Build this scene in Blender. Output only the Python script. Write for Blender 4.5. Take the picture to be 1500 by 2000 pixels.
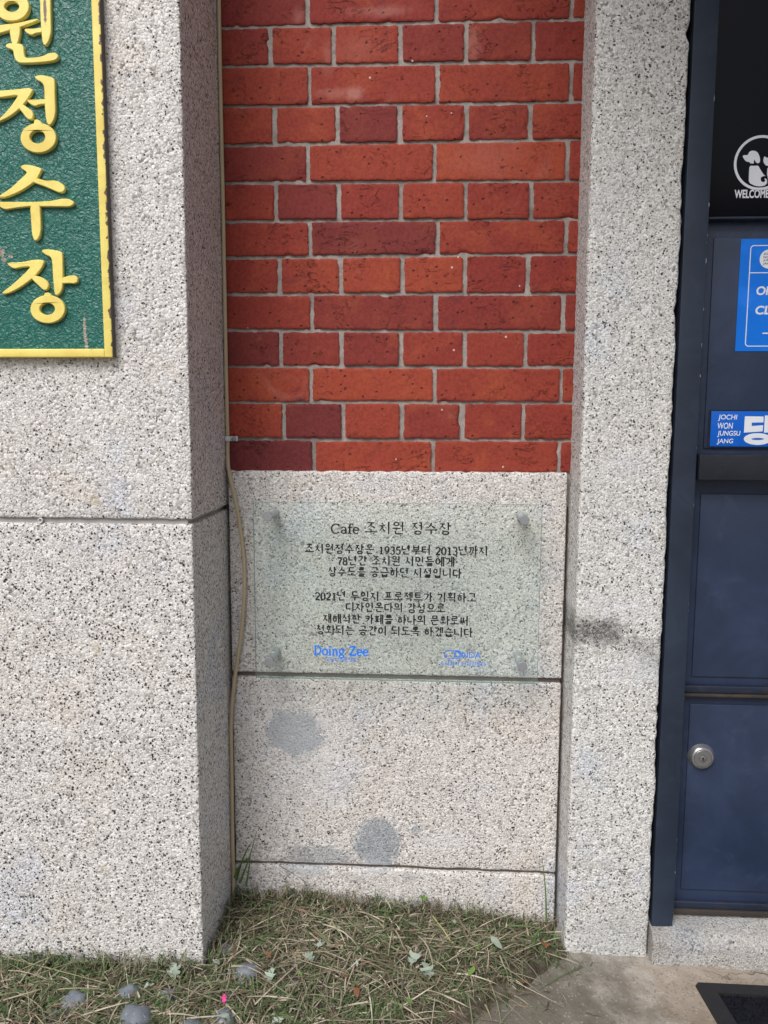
import bpy, math, random
from mathutils import Vector, Matrix, noise
from mathutils.geometry import tessellate_polygon

for o in list(bpy.data.objects):
    bpy.data.objects.remove(o)
SC = bpy.context.scene
COL = SC.collection
RND = random.Random(7)

# ------------------------------------------------------------------ camera
CAM_P = Vector((0.0, -1.5, 0.96))
PITCH, YAW, ROLL, FPX = 6.6, 3.2, 0.22, 1500.0
ROT = (Matrix.Rotation(math.radians(YAW), 3, 'Z') @ Matrix.Rotation(math.radians(90 - PITCH), 3, 'X')
       @ Matrix.Rotation(math.radians(ROLL), 3, 'Z'))
cam = bpy.data.cameras.new('camera')
cam.lens, cam.sensor_width, cam.sensor_fit = 27.0, 36.0, 'AUTO'
cam.clip_start, cam.clip_end = 0.02, 500
camo = bpy.data.objects.new('camera', cam)
camo.matrix_world = Matrix.Translation(CAM_P) @ ROT.to_4x4()
COL.objects.link(camo)
SC.camera = camo

# ------------------------------------------------------------------ world, sun, exposure
SUN_EL, SUN_AZ = math.radians(48), math.radians(-24)      # azimuth from -Y (behind the camera), negative = from the left
W = bpy.data.worlds.new('World')
SC.world = W
W.use_nodes = True
wn = W.node_tree
sky = wn.nodes.new('ShaderNodeTexSky')
sky.sky_type = 'NISHITA'
sky.sun_disc = False
sky.sun_elevation = SUN_EL
sky.sun_rotation = math.radians(180) - SUN_AZ
sky.air_density, sky.dust_density, sky.ozone_density = 0.9, 4.0, 1.0
hs = wn.nodes.new('ShaderNodeHueSaturation')
hs.inputs['Saturation'].default_value = 0.58
wn.links.new(sky.outputs[0], hs.inputs['Color'])
wn.links.new(hs.outputs[0], wn.nodes['Background'].inputs['Color'])
wn.nodes['Background'].inputs['Strength'].default_value = 0.094
sl = bpy.data.lights.new('sun', 'SUN')
sl.energy, sl.angle, sl.color = 1.8, math.radians(34), (1.0, 0.985, 0.965)
so = bpy.data.objects.new('sun', sl)
d_ = Vector((math.sin(SUN_AZ) * math.cos(SUN_EL), -math.cos(SUN_AZ) * math.cos(SUN_EL), math.sin(SUN_EL)))
so.rotation_euler = d_.to_track_quat('Z', 'Y').to_euler()
so.location = (-1, -4, 4)
COL.objects.link(so)
vs = SC.view_settings
vs.view_transform, vs.look, vs.gamma, vs.use_curve_mapping, vs.exposure = 'Standard', 'None', 1, False, 0.45


# ------------------------------------------------------------------ measuring: a photo point on a real plane, in metres
def _ray(px, py):
    return ROT @ Vector(((px - 750) / FPX, -(py - 1000) / FPX, -1.0))


def U(px, py, Y=0.0):
    d = _ray(px, py)
    t = (Y - CAM_P.y) / d.y
    q = CAM_P + t * d
    return q.x, q.z


def G(px, py, z=0.0):
    d = _ray(px, py)
    t = (z - CAM_P.z) / d.z
    q = CAM_P + t * d
    return q.x, q.y


# ------------------------------------------------------------------ helpers
def tag(o, label=None, cat=None, group=None, kind=None):
    for k, v in (('label', label), ('category', cat), ('group', group), ('kind', kind)):
        if v:
            o[k] = v
    return o


def empty(name, loc, label=None, cat=None, group=None):
    o = bpy.data.objects.new(name, None)
    o.empty_display_size = 0.05
    o.location = loc
    COL.objects.link(o)
    return tag(o, label, cat, group)


class MB:
    def __init__(s):
        s.v, s.f, s.m, s.c = [], [], [], []

    def add(s, verts, faces, mi=0, col=None):
        b = len(s.v)
        s.v += [tuple(p) for p in verts]
        s.f += [tuple(i + b for i in f) for f in faces]
        s.m += [mi] * len(faces)
        s.c += [col or (0, 0, 0, 1)] * len(verts)
        return b

    def box(s, x0, x1, y0, y1, z0, z1, mi=0, bev=0.0):
        if bev <= 0:
            v = [(x, y, z) for x in (x0, x1) for y in (y0, y1) for z in (z0, z1)]
            s.add(v, [(0, 1, 3, 2), (4, 6, 7, 5), (0, 4, 5, 1), (2, 3, 7, 6), (0, 2, 6, 4), (1, 5, 7, 3)], mi)
            return s
        rbox(s, (x0, y0, z0), (x1, y1, z1), bev, 10.0, 0, mi=mi)
        return s

    def tube(s, pts, r, n=8, mi=0, caps=True):
        pts = [Vector(p) for p in pts]
        rings = []
        prev = None
        for i, p in enumerate(pts):
            t = (pts[min(i + 1, len(pts) - 1)] - pts[max(i - 1, 0)]).normalized()
            a = prev - t * prev.dot(t) if prev else (Vector((0, 1, 0)) - t * t.y if abs(t.y) < .9 else Vector((1, 0, 0)) - t * t.x)
            a.normalize()
            prev = a
            b = t.cross(a)
            rr = r[i] if isinstance(r, (list, tuple)) else r
            rings.append([p + rr * (a * math.cos(k * 2 * math.pi / n) + b * math.sin(k * 2 * math.pi / n)) for k in range(n)])
        v = [q for ring in rings for q in ring]
        f = []
        for i in range(len(rings) - 1):
            for k in range(n):
                f.append((i * n + k, i * n + (k + 1) % n, (i + 1) * n + (k + 1) % n, (i + 1) * n + k))
        if caps:
            f.append(tuple(reversed(range(n))))
            f.append(tuple((len(rings) - 1) * n + k for k in range(n)))
        s.add(v, f, mi)
        return s

    def lathe(s, c, prof, n=40, mi=0):
        """profile of (radius, y) about an axis along Y through c=(x, z)"""
        v, f = [], []
        for r, y in prof:
            for k in range(n):
                a = 2 * math.pi * k / n
                v.append((c[0] + r * math.cos(a), y, c[1] + r * math.sin(a)))
        for i in range(len(prof) - 1):
            for k in range(n):
                f.append((i * n + k, (i + 1) * n + k, (i + 1) * n + (k + 1) % n, i * n + (k + 1) % n))
        f.append(tuple(range(n)))
        f.append(tuple((len(prof) - 1) * n + k for k in reversed(range(n))))
        s.add(v, f, mi)
        return s

    def prism(s, loops, y0, y1, mi=0, bev=0.0):
        """closed outlines (x,z) (first outer, others holes) extruded from y0 (front) back to y1"""
        loops = [[Vector((p[0], p[1], 0)) for p in L] for L in loops]
        tri = tessellate_polygon(loops)
        flat = [p for L in loops for p in L]
        if bev:
            ins = []
            for L in loops:
                n = len(L)
                area = sum(L[i].x * L[(i + 1) % n].y - L[(i + 1) % n].x * L[i].y for i in range(n))
                sg = 1 if area > 0 else -1
                if L is not loops[0]:
                    sg = -sg
                for i in range(n):
                    t = (L[(i + 1) % n] - L[i - 1])
                    t = t.normalized() if t.length > 0 else Vector((1, 0, 0))
                    ins.append(L[i] + Vector((-t.y, t.x, 0)) * bev * sg)
        else:
            ins = flat
        N = len(flat)
        v = [(p.x, y0, p.y) for p in ins] + [(p.x, y0 + bev, p.y) for p in flat] + [(p.x, y1, p.y) for p in flat]
        f = [tuple(t) for t in tri]
        b = 0
        for L in loops:
            n = len(L)
            for i in range(n):
                a, c = b + i, b + (i + 1) % n
                if bev:
                    f.append((a, c, N + c, N + a))
                f.append((N + a, N + c, 2 * N + c, 2 * N + a))
            b += n
        s.add(v, f, mi)
        return s

    def build(s, name, mats, parent=None, smooth=None, attr=None):
        me = bpy.data.meshes.new(name)
        me.from_pydata(s.v, [], s.f)
        for m in (mats if isinstance(mats, (list, tuple)) else [mats]):
            me.materials.append(m)
        if len(me.materials) > 1:
            me.polygons.foreach_set('material_index', s.m)
        if attr:
            a = me.color_attributes.new(attr, 'FLOAT_COLOR', 'POINT')
            a.data.foreach_set('color', [x for c in s.c for x in c])
        if smooth is not None:
            me.polygons.foreach_set('use_smooth', [True] * len(me.polygons))
            try:
                me.set_sharp_from_angle(angle=math.radians(smooth))
            except Exception:
                pass
        me.update()
        o = bpy.data.objects.new(name, me)
        COL.objects.link(o)
        if parent:
            o.parent = parent
            p, L = parent, Vector((0, 0, 0))
            while p:
                L += p.location
                p = p.parent
            o.location = -L
        return o


def axis_pts(a, b, r, step):
    L = b - a
    n = max(1, int(math.ceil((L - 2 * r) / step)))
    core = [a + r + (L - 2 * r) * i / n for i in range(n + 1)]
    return [a, a + r * .45] + core + [b - r * .45, b]


def rbox(mb, lo, hi, r, step, amp, freq=60.0, mi=0, faces='xXyYzZ', edge=None):
    """rounded box with noise; edge(p) -> extra displacement vector"""
    lo, hi = Vector(lo), Vector(hi)
    ax = [axis_pts(lo[i], hi[i], r, step) for i in range(3)]

    def disp(p):
        q = Vector([min(max(p[i], lo[i] + r), hi[i] - r) for i in range(3)])
        d = p - q
        n = d.normalized() if d.length > 1e-9 else Vector((0, 0, 0))
        out = q + n * r if d.length > 1e-9 else p.copy()
        if amp:
            out += n * amp * (noise.noise(p * freq) + .5 * noise.noise(p * freq * 2.7))
        if edge:
            out += edge(p)
        return out
    for fc in faces:
        i = 'xyz'.index(fc.lower())
        hiS = fc.isupper()
        j, k = (i + 1) % 3, (i + 2) % 3
        A, B = ax[j], ax[k]
        v = []
        for a in A:
            for b in B:
                p = Vector((0, 0, 0))
                p[i] = hi[i] if hiS else lo[i]
                p[j], p[k] = a, b
                v.append(disp(p))
        f = []
        nb = len(B)
        for a in range(len(A) - 1):
            for b in range(nb - 1):
                q = (a * nb + b, (a + 1) * nb + b, (a + 1) * nb + b + 1, a * nb + b + 1)
                f.append(q if hiS else q[::-1])
        mb.add(v, f, mi)


def smooth_loop(pts, it=2):
    for _ in range(it):
        out = []
        n = len(pts)
        for i in range(n):
            a, b = pts[i], pts[(i + 1) % n]
            out.append((a[0] * .8 + b[0] * .2, a[1] * .8 + b[1] * .2))
            out.append((a[0] * .2 + b[0] * .8, a[1] * .2 + b[1] * .8))
        pts = out
    return pts


def ell(cx, cy, rx, ry, n=48):
    return [(cx + rx * math.cos(2 * math.pi * k / n), cy + ry * math.sin(2 * math.pi * k / n)) for k in range(n)]


# ------------------------------------------------------------------ node helpers
class NT:
    def __init__(s, name):
        s.mat = bpy.data.materials.new(name)
        s.mat.use_nodes = True
        s.t = s.mat.node_tree
        s.b = s.t.nodes['Principled BSDF']
        s.pos = s.t.nodes.new('ShaderNodeNewGeometry').outputs['Position']

    def n(s, typ, ins=None, **kw):
        nd = s.t.nodes.new(typ)
        for k, v in kw.items():
            setattr(nd, k, v)
        for k, v in (ins or {}).items():
            s.put(nd.inputs[k], v)
        return nd

    def put(s, sock, v):
        if isinstance(v, bpy.types.NodeSocket):
            s.t.links.new(v, sock)
        elif isinstance(v, tuple) and len(v) == 3 and sock.type == 'RGBA':
            sock.default_value = (*v, 1)
        else:
            sock.default_value = v

    def math(s, op, a, b=0.0, c=None, clamp=False):
        nd = s.n('ShaderNodeMath', {0: a, 1: b}, operation=op, use_clamp=clamp)
        if c is not None:
            s.put(nd.inputs[2], c)
        return nd.outputs[0]

    def noise(s, scale, detail=3, rough=.55, vec=None, dist=0.0):
        return s.n('ShaderNodeTexNoise', {'Vector': vec or s.pos, 'Scale': scale, 'Detail': detail, 'Roughness': rough, 'Distortion': dist}).outputs['Fac']

    def voro(s, scale, feature='F1', vec=None, **kw):
        return s.n('ShaderNodeTexVoronoi', {'Vector': vec or s.pos, 'Scale': scale}, feature=feature, **kw)

    def ramp(s, fac, stops, interp='LINEAR'):
        nd = s.n('ShaderNodeValToRGB', {'Fac': fac})
        cr = nd.color_ramp
        cr.interpolation = interp
        while len(cr.elements) < len(stops):
            cr.elements.new(.5)
        for e, (p, c) in zip(cr.elements, stops):
            e.position = p
            e.color = (*c, 1) if isinstance(c, tuple) else (c, c, c, 1)
        return nd.outputs['Color']

    def mix(s, fac, a, b, mode='MIX'):
        nd = s.n('ShaderNodeMix', data_type='RGBA', blend_type=mode)
        s.put(nd.inputs[0], fac)
        s.put(nd.inputs[6], a)
        s.put(nd.inputs[7], b)
        return nd.outputs[2]

    def step(s, v, a, b):
        return s.n('ShaderNodeMapRange', {0: v, 1: a, 2: b, 3: 0.0, 4: 1.0}, interpolation_type='SMOOTHSTEP').outputs[0]

    def xyz(s):
        return s.n('ShaderNodeSeparateXYZ', {0: s.pos}).outputs

    def blob(s, cx, cz, rx, rz, soft=.35, wob=.5, wscale=28.0):
        x = s.xyz()
        a = s.math('DIVIDE', s.math('SUBTRACT', x[0], cx), rx)
        b = s.math('DIVIDE', s.math('SUBTRACT', x[2], cz), rz)
        d = s.math('SQRT', s.math('ADD', s.math('MULTIPLY', a, a), s.math('MULTIPLY', b, b)))
        w = s.math('MULTIPLY', s.math('SUBTRACT', s.noise(wscale, 6, .68), .5), wob * 2.4)
        w = s.math('ADD', w, s.math('MULTIPLY', s.math('SUBTRACT', s.noise(170, 3, .6), .5), .7))
        return s.math('SUBTRACT', 1.0, s.step(s.math('ADD', d, w), 1 - soft, 1 + soft))

    def bump(s, h, dist, strength=1.0, normal=None):
        nd = s.n('ShaderNodeBump', {'Height': h, 'Distance': dist, 'Strength': strength})
        if normal:
            s.put(nd.inputs['Normal'], normal)
        return nd.outputs[0]

    def out(s, color, rough=.8, spec=.3, normal=None, metal=0.0):
        s.put(s.b.inputs['Base Color'], color)
        s.put(s.b.inputs['Roughness'], rough)
        s.put(s.b.inputs['Specular IOR Level'], spec)
        s.put(s.b.inputs['Metallic'], metal)
        if normal:
            s.put(s.b.inputs['Normal'], normal)
        return s.mat


def m_plain(name, col, rough=.5, spec=.4, metal=0.0, var=.12, vs=40.0):
    t = NT(name)
    n = t.noise(vs, 4)
    c = t.mix(n, tuple(x * (1 - var) for x in col), tuple(min(1, x * (1 + var)) for x in col))
    return t.out(c, rough, spec, metal=metal)


def m_grain(name, tint=(1, 1, 1), scale=190.0, black=.10, stains=(), grime=0.15, bumpd=.0014, mid=1.0):
    """washed terrazzo render: pale crushed stone with black chips"""
    t = NT(name)
    warp = t.n('ShaderNodeTexNoise', {'Vector': t.pos, 'Scale': 90.0, 'Detail': 2.0})
    off = t.n('ShaderNodeVectorMath', {0: warp.outputs['Color'], 1: (.5, .5, .5)}, operation='SUBTRACT')
    off = t.n('ShaderNodeVectorMath', {0: off.outputs[0], 'Scale': .006}, operation='SCALE')
    p = t.n('ShaderNodeVectorMath', {0: t.pos, 1: off.outputs[0]}, operation='ADD').outputs[0]
    a = t.voro(scale, vec=p)
    r = t.n('ShaderNodeSeparateColor', {0: a.outputs['Color']}).outputs
    a2 = t.voro(scale * 1.7, vec=p)
    r2 = t.n('ShaderNodeSeparateColor', {0: a2.outputs['Color']}).outputs
    coarse = t.step(t.noise(38, 3, .6), .42, .58)
    pickv = t.math('ADD', t.math('MULTIPLY', r[0], coarse), t.math('MULTIPLY', r2[0], t.math('SUBTRACT', 1.0, coarse)))
    col = t.ramp(pickv, [(0, (.22, .21, .203)), (.10, (.34, .325, .313)), (.24, (.48, .465, .45)), (.45, (.60, .588, .575)), (.70, (.68, .672, .665)), (.90, (.77, .768, .766))])
    # darker seams between the stones
    e = t.voro(scale, 'DISTANCE_TO_EDGE', vec=p).outputs['Distance']
    col = t.mix(t.math('MULTIPLY', t.math('SUBTRACT', 1.0, t.step(e, 0.0, .12)), .30), col, (.20, .185, .17))
    # black chips, thinned and gathered by a slow noise
    k = t.voro(scale * 1.0, vec=p)
    kr = t.n('ShaderNodeSeparateColor', {0: k.outputs['Color']}).outputs
    dens = t.math('MULTIPLY', t.step(t.noise(13, 4, .65), -.15, .8), black * 2)
    isk = t.math('LESS_THAN', kr[1], dens)
    near = t.math('LESS_THAN', k.outputs['Distance'], t.math('ADD', t.math('MULTIPLY', kr[2], .34), .20))
    bl = t.math('MULTIPLY', isk, near)
    col = t.mix(bl, col, t.ramp(kr[0], [(0, (.016, .016, .018)), (.6, (.04, .039, .04)), (1, (.13, .12, .12))]))
    # slow tint: bluish and tan areas, grime
    n1 = t.noise(5.5, 5, .6)
    col = t.mix(t.step(n1, .52, .72), col, t.mix(1.0, col, (.90, .96, 1.07), 'MULTIPLY'))
    n2 = t.noise(7.3, 5, .6, dist=.6)
    col = t.mix(t.math('MULTIPLY', t.step(n2, .5, .75), .45), col, t.mix(1.0, col, (.97, .89, .79), 'MULTIPLY'))
    n3 = t.noise(3.1, 6, .65)
    col = t.mix(t.math('MULTIPLY', t.step(n3, .5, .8), grime), col, (.2, .19, .18))
    col = t.mix(1.0, col, tuple(x * mid * 1.08 for x in tint), 'MULTIPLY')
    cover = None
    for (cx, cz, rx, rz, c, st, kw) in stains:
        b = t.math('MULTIPLY', t.blob(cx, cz, rx, rz, **kw), t.math('SUBTRACT', st, t.math('MULTIPLY', r2[1], st * .5)))
        col = t.mix(b, col, c)
    h = t.math('SUBTRACT', 1.0, t.math('MULTIPLY', a.outputs['Distance'], a.outputs['Distance']))
    h = t.math('ADD', h, t.math('MULTIPLY', t.noise(55, 3), .9))
    h = t.math('ADD', h, t.math('MULTIPLY', r[1], .5))
    return t.out(col, .75, .25, t.bump(h, bumpd, .85))


# ------------------------------------------------------------------ materials
def gpt(px, py, Y):
    return U(px, py, Y)


def st(px, py, rpx, rpy, Y, c, s, **kw):
    x, z = U(px, py, Y)
    D = (1.5 + Y) / 1500
    return (x, z, rpx * D, rpy * D, c, s, kw)


GREY = (.215, .25, .29)
M_PIL_L = m_grain('terrazzo_left', (1.0, .985, .975), 245, .215, [
    st(185, 978, 9, 13, -.23, (.5, .44, .31), .75, soft=.5, wob=.3, wscale=60),
    st(190, 1268, 8, 14, -.23, (.5, .44, .33), .7, soft=.5, wob=.3, wscale=60),
    st(205, 1696, 10, 10, -.23, (.5, .45, .34), .6, soft=.5, wob=.3, wscale=60)], mid=.985)
M_PIL_R = m_grain('terrazzo_right', (.97, .975, .965), 255, .19, [
    st(1158, 1232, 62, 30, -.10, (.06, .06, .06), .95, soft=.75, wob=1.2, wscale=32),
    st(1250, 1262, 60, 18, -.10, (.14, .14, .14), .4, soft=.7, wob=1.2, wscale=32),
    st(1270, 1290, 22, 26, -.10, (.13, .13, .13), .5, soft=.7, wob=1.0, wscale=40),
    st(1190, 1185, 70, 22, -.10, (.70, .72, .75), .5, soft=.8, wob=.8),
    st(1200, 1830, 80, 60, -.10, (.36, .38, .39), .55, soft=.6, wob=.6),
    st(1230, 905, 40, 30, -.10, (.66, .68, .72), .5, soft=.8, wob=.9),
    st(1235, 1310, 50, 30, -.10, (.60, .63, .67), .5, soft=.8, wob=.9),
    st(1180, 395, 40, 50, -.10, (.5, .52, .54), .35, soft=.8, wob=.9),
    st(1150, 1690, 60, 10, -.10, (.3, .29, .28), .3, soft=.8, wob=1.2)], mid=.98)
M_PANEL = m_grain('terrazzo_panel', (1.0, .972, .955), 275, .165, [
    st(577, 1432, 54, 50, -.012, GREY, .95, soft=.16, wob=.55, wscale=38),
    st(575, 1432, 95, 90, -.012, (.66, .68, .72), .3, soft=.6, wob=.7),
    st(738, 1648, 53, 50, -.012, GREY, .92, soft=.16, wob=.6, wscale=34),
    st(625, 1672, 70, 24, -.012, GREY, .62, soft=.35, wob=.7, wscale=30),
    st(600, 1695, 55, 14, -.012, (.42, .47, .52), .6, soft=.3, wob=.6),
    st(735, 1690, 40, 14, -.012, (.48, .52, .56), .6, soft=.3, wob=.6),
    st(812, 1621, 9, 8, -.012, GREY, .8, soft=.2, wob=.3, wscale=60),
    st(580, 1622, 4, 4, -.012, (.02, .02, .02), 1., soft=.2, wob=.2),
    st(642, 1625, 4, 4, -.012, (.02, .02, .02), 1., soft=.2, wob=.2),
    st(640, 1530, 80, 45, -.012, (.64, .66, .70), .3, soft=.7, wob=.9),
    st(870, 1640, 40, 18, -.012, (.66, .68, .72), .4, soft=.7, wob=.9),
    st(690, 1715, 20, 10, -.012, (.25, .25, .25), .4, soft=.6, wob=.9),
    st(800, 1710, 18, 10, -.012, (.25, .25, .25), .4, soft=.6, wob=.9)], grime=.1, mid=.97)


def m_brick():
    t = NT('red_brick')
    at = t.n('ShaderNodeVertexColor', layer_name='tone').outputs['Color']
    s = t.n('ShaderNodeSeparateColor', {0: at}).outputs
    off = t.n('ShaderNodeVectorMath', {0: t.pos, 1: t.n('ShaderNodeVectorMath', {0: at, 'Scale': 3.7}, operation='SCALE').outputs[0]}, operation='ADD').outputs[0]
    n = t.noise(13, 5, .6, vec=off, dist=.5)
    c = t.mix(s[0], (.245, .035, .027), (.345, .062, .032))
    c = t.mix(t.math('MULTIPLY', t.step(n, .46, .74), .55), c, (.39, .085, .036))
    pu = t.step(t.noise(19, 5, .65, vec=off, dist=.9), .56, .68)
    c = t.mix(t.math('MULTIPLY', pu, t.math('ADD', s[2], .12)), c, (.13, .026, .036))
    c = t.mix(s[1], c, (.135, .026, .030))
    f = t.noise(160, 4, .7)
    c = t.mix(t.step(f, .32, .62), t.mix(1.0, c, (.74, .70, .70), 'MULTIPLY'), c)
    # firing cracks and pits
    st_ = t.n('ShaderNodeMapping', {'Vector': off, 'Scale': (1, 1, 1.9)}).outputs[0]
    rn = t.noise(21, 6, .62, vec=st_, dist=1.1)
    cr = t.math('SUBTRACT', 1.0, t.step(t.math('ABSOLUTE', t.math('SUBTRACT', rn, .5)), .0, .011))
    cm = t.step(t.noise(17, 4, .6, vec=off), .52, .60)
    cr = t.math('MULTIPLY', cr, cm)
    v2 = t.voro(115, vec=off)
    r2 = t.n('ShaderNodeSeparateColor', {0: v2.outputs['Color']}).outputs
    pit = t.math('MULTIPLY', t.math('LESS_THAN', r2[0], .09), t.math('SUBTRACT', 1.0, t.step(v2.outputs['Distance'], .1, .38)))
    c = t.mix(t.math('MULTIPLY', cr, .7), c, (.06, .016, .014))
    c = t.mix(t.math('MULTIPLY', pit, .8), c, (.07, .02, .018))
    wp = t.math('MULTIPLY', t.math('LESS_THAN', r2[1], .0012), t.math('SUBTRACT', 1.0, t.step(v2.outputs['Distance'], .15, .3)))
    c = t.mix(wp, c, (.6, .45, .40))
    # pale salts and a dusty bloom
    for (px, py, rx, ry, k) in ((742, 22, 50, 8, .3), (692, 183, 16, 12, .4), (660, 182, 30, 8, .3), (584, 32, 12, 12, .3), (700, 95, 40, 20, .12),
                                (640, 115, 10, 25, .2), (925, 85, 12, 25, .25), (950, 310, 60, 28, .12)):
        x, z = U(px, py, 0)
        c = t.mix(t.math('MULTIPLY', t.blob(x, z, rx * .001, ry * .001, soft=.8, wob=1.2, wscale=36), k * .75), c, (.56, .30, .26))
    dust = t.step(t.noise(9, 5, .7, dist=1.), .6, .8)
    c = t.mix(t.math('MULTIPLY', dust, .12), c, (.6, .38, .34))
    h = t.math('ADD', t.math('MULTIPLY', f, .35), t.math('MULTIPLY', t.noise(45, 4), .8))
    h = t.math('SUBTRACT', h, t.math('ADD', t.math('MULTIPLY', cr, .8), pit))
    return t.out(c, .78, .25, t.bump(h, .0018, .9))


def m_mortar():
    t = NT('mortar')
    n = t.noise(30, 5, .65)
    c = t.ramp(n, [(.25, (.19, .165, .15)), (.5, (.315, .28, .26)), (.75, (.44, .40, .38))])
    c = t.mix(t.math('MULTIPLY', t.step(t.noise(11, 4), .5, .7), .55), c, (.16, .12, .115))
    return t.out(c, .9, .15, t.bump(t.noise(220, 4, .7), .002, .8))


M_BRICK, M_MORTAR = m_brick(), m_mortar()
M_FILL = m_plain('joint_filler', (.13, .105, .09), .9, .1, var=.5, vs=30)
M_JOINT = m_plain('pale_joint', (.34, .33, .32), .85, .2, var=.35, vs=25)
M_CABLE = m_plain('beige_cable', (.46, .37, .245), .45, .4, var=.15, vs=25)
M_STEEL = m_plain('satin_steel', (.40, .41, .43), .28, .5, metal=.8, var=.08, vs=200)
M_CAP = m_plain('brushed_cap', (.32, .335, .355), .42, .5, metal=.5, var=.08, vs=300)
M_CYL = m_plain('worn_cylinder', (.30, .30, .30), .4, .5, metal=.8, var=.1, vs=300)
M_BARREL = m_plain('standoff_alloy', (.42, .44, .46), .32, .5, metal=.45, var=.1, vs=200)
M_WHITEV = m_plain('white_vinyl', (.74, .77, .82), .45, .4, var=.03)
M_BLACK = m_plain('black_print', (.006, .006, .010), .4, .4, var=.1)
M_BLUEP = m_plain('blue_print', (.008, .19, .80), .4, .4, var=.05)
M_RUBBER = m_plain('black_rubber', (.022, .022, .024), .6, .25, var=.3, vs=60)
M_PILE = m_plain('mat_pile', (.012, .013, .018), .95, .1, var=.5, vs=200)
M_GAP = m_plain('dark_void', (.012, .012, .014), .9, .05)


def m_door(name, base, rough, dust=.25, rust=0.0, spec=.45):
    t = NT(name)
    n = t.noise(6, 6, .65, dist=.4)
    c = t.mix(t.step(n, .35, .75), tuple(x * .8 for x in base), tuple(x * 1.25 for x in base))
    d = t.step(t.noise(17, 6, .7, dist=.8), .52, .78)
    c = t.mix(t.math('MULTIPLY', d, dust), c, (.085, .115, .18))
    sm = t.n('ShaderNodeMapping', {'Vector': t.pos, 'Scale': (1, 1, .12), 'Rotation': (0, .5, 0)}).outputs[0]
    v = t.voro(60, vec=sm)
    r = t.n('ShaderNodeSeparateColor', {0: v.outputs['Color']}).outputs
    scr = t.math('MULTIPLY', t.math('LESS_THAN', r[0], .05), t.math('SUBTRACT', 1.0, t.step(v.outputs['Distance'], .02, .09)))
    c = t.mix(t.math('MULTIPLY', scr, .4), c, (.22, .25, .3))
    if rust:
        rr = t.step(t.noise(26, 5, .7), .5, .7)
        c = t.mix(t.math('MULTIPLY', rr, rust), c, (.07, .042, .026))
    xs_ = t.xyz()
    nr = t.math('SUBTRACT', 1.0, t.step(t.math('ABSOLUTE', t.math('SUBTRACT', xs_[0], .4813)), .0006, .0022))
    chp = t.math('MULTIPLY', nr, t.step(t.math('ADD', t.noise(70, 4, .7), t.math('MULTIPLY', t.noise(6, 2), .25)), .75, .78))
    c = t.mix(t.math('MULTIPLY', chp, .8), c, (.42, .44, .48))
    rg = t.math('ADD', rough, t.math('MULTIPLY', t.math('SUBTRACT', t.noise(22, 5, .6), .5), .25))
    return t.out(c, rg, spec, t.bump(t.noise(30, 4, .6), .0006, .5))


M_DOOR = m_door('navy_steel', (.024, .038, .078), .34, .25, spec=.34)
M_FRAME = m_door('navy_frame', (.024, .034, .056), .45, .15, spec=.28)
M_TRIM = m_door('navy_trim', (.015, .022, .042), .45, .15, .35, spec=.28)
M_RUST = m_door('rusted_edge', (.035, .028, .024), .7, .1, .8)
M_BAR = m_door('dark_bar', (.015, .018, .026), .45, .1, .2, spec=.25)
M_PANE = NT('dark_glass').out((.003, .004, .008), .12, .12)


def m_sign_green():
    t = NT('green_enamel')
    n = t.noise(105, 2, .5, dist=1.6)
    n2 = t.noise(18, 4)
    c = t.mix(n2, (.006, .095, .076), (.010, .125, .100))
    c = t.mix(t.math('MULTIPLY', t.step(n, .5, .66), .3), c, (.035, .22, .16))
    for (px, py, rx, ry) in ((3, 492, 6, 8), (20, 500, 5, 4), (8, 507, 6, 4), (165, 640, 3, 25), (168, 670, 3, 18)):
        x, z = U(px, py, -.242)
        c = t.mix(t.blob(x, z, rx * .0008, ry * .0008, soft=.3, wob=.7, wscale=140), c, (.30, .26, .21))
    return t.out(c, .36, .45, t.bump(n, .0035, 1.0))


def m_sign_yellow():
    t = NT('yellow_paint')
    c = t.mix(t.step(t.noise(11, 6, .7, dist=.5), .3, .7), (.74, .57, .13), (.88, .76, .22))
    x0, z0 = U(207, 350, -.2475)[0], 1.066
    x = t.xyz()
    near = t.math('SUBTRACT', 1.0, t.step(t.math('SUBTRACT', x0, x[0]), .0, .010))
    ch = t.step(t.math('ADD', t.noise(48, 4, .6), t.math('MULTIPLY', near, .24)), .755, .775)
    c = t.mix(ch, c, (.16, .115, .09))
    ch2 = t.step(t.noise(120, 3, .6), .735, .75)
    c = t.mix(ch2, c, (.2, .15, .1))
    px, pz = U(88, 20, -.2475)
    c = t.mix(t.blob(px, pz, .0026, .022, soft=.2, wob=.8, wscale=120), c, (.20, .13, .11))
    return t.out(c, .42, .4, t.bump(t.noise(60, 3), .0006, .4))


M_GREEN, M_YELLOW = m_sign_green(), m_sign_yellow()
M_SIGNSIDE = m_plain('sign_side', (.10, .085, .075), .6, .3, var=.3)


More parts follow.
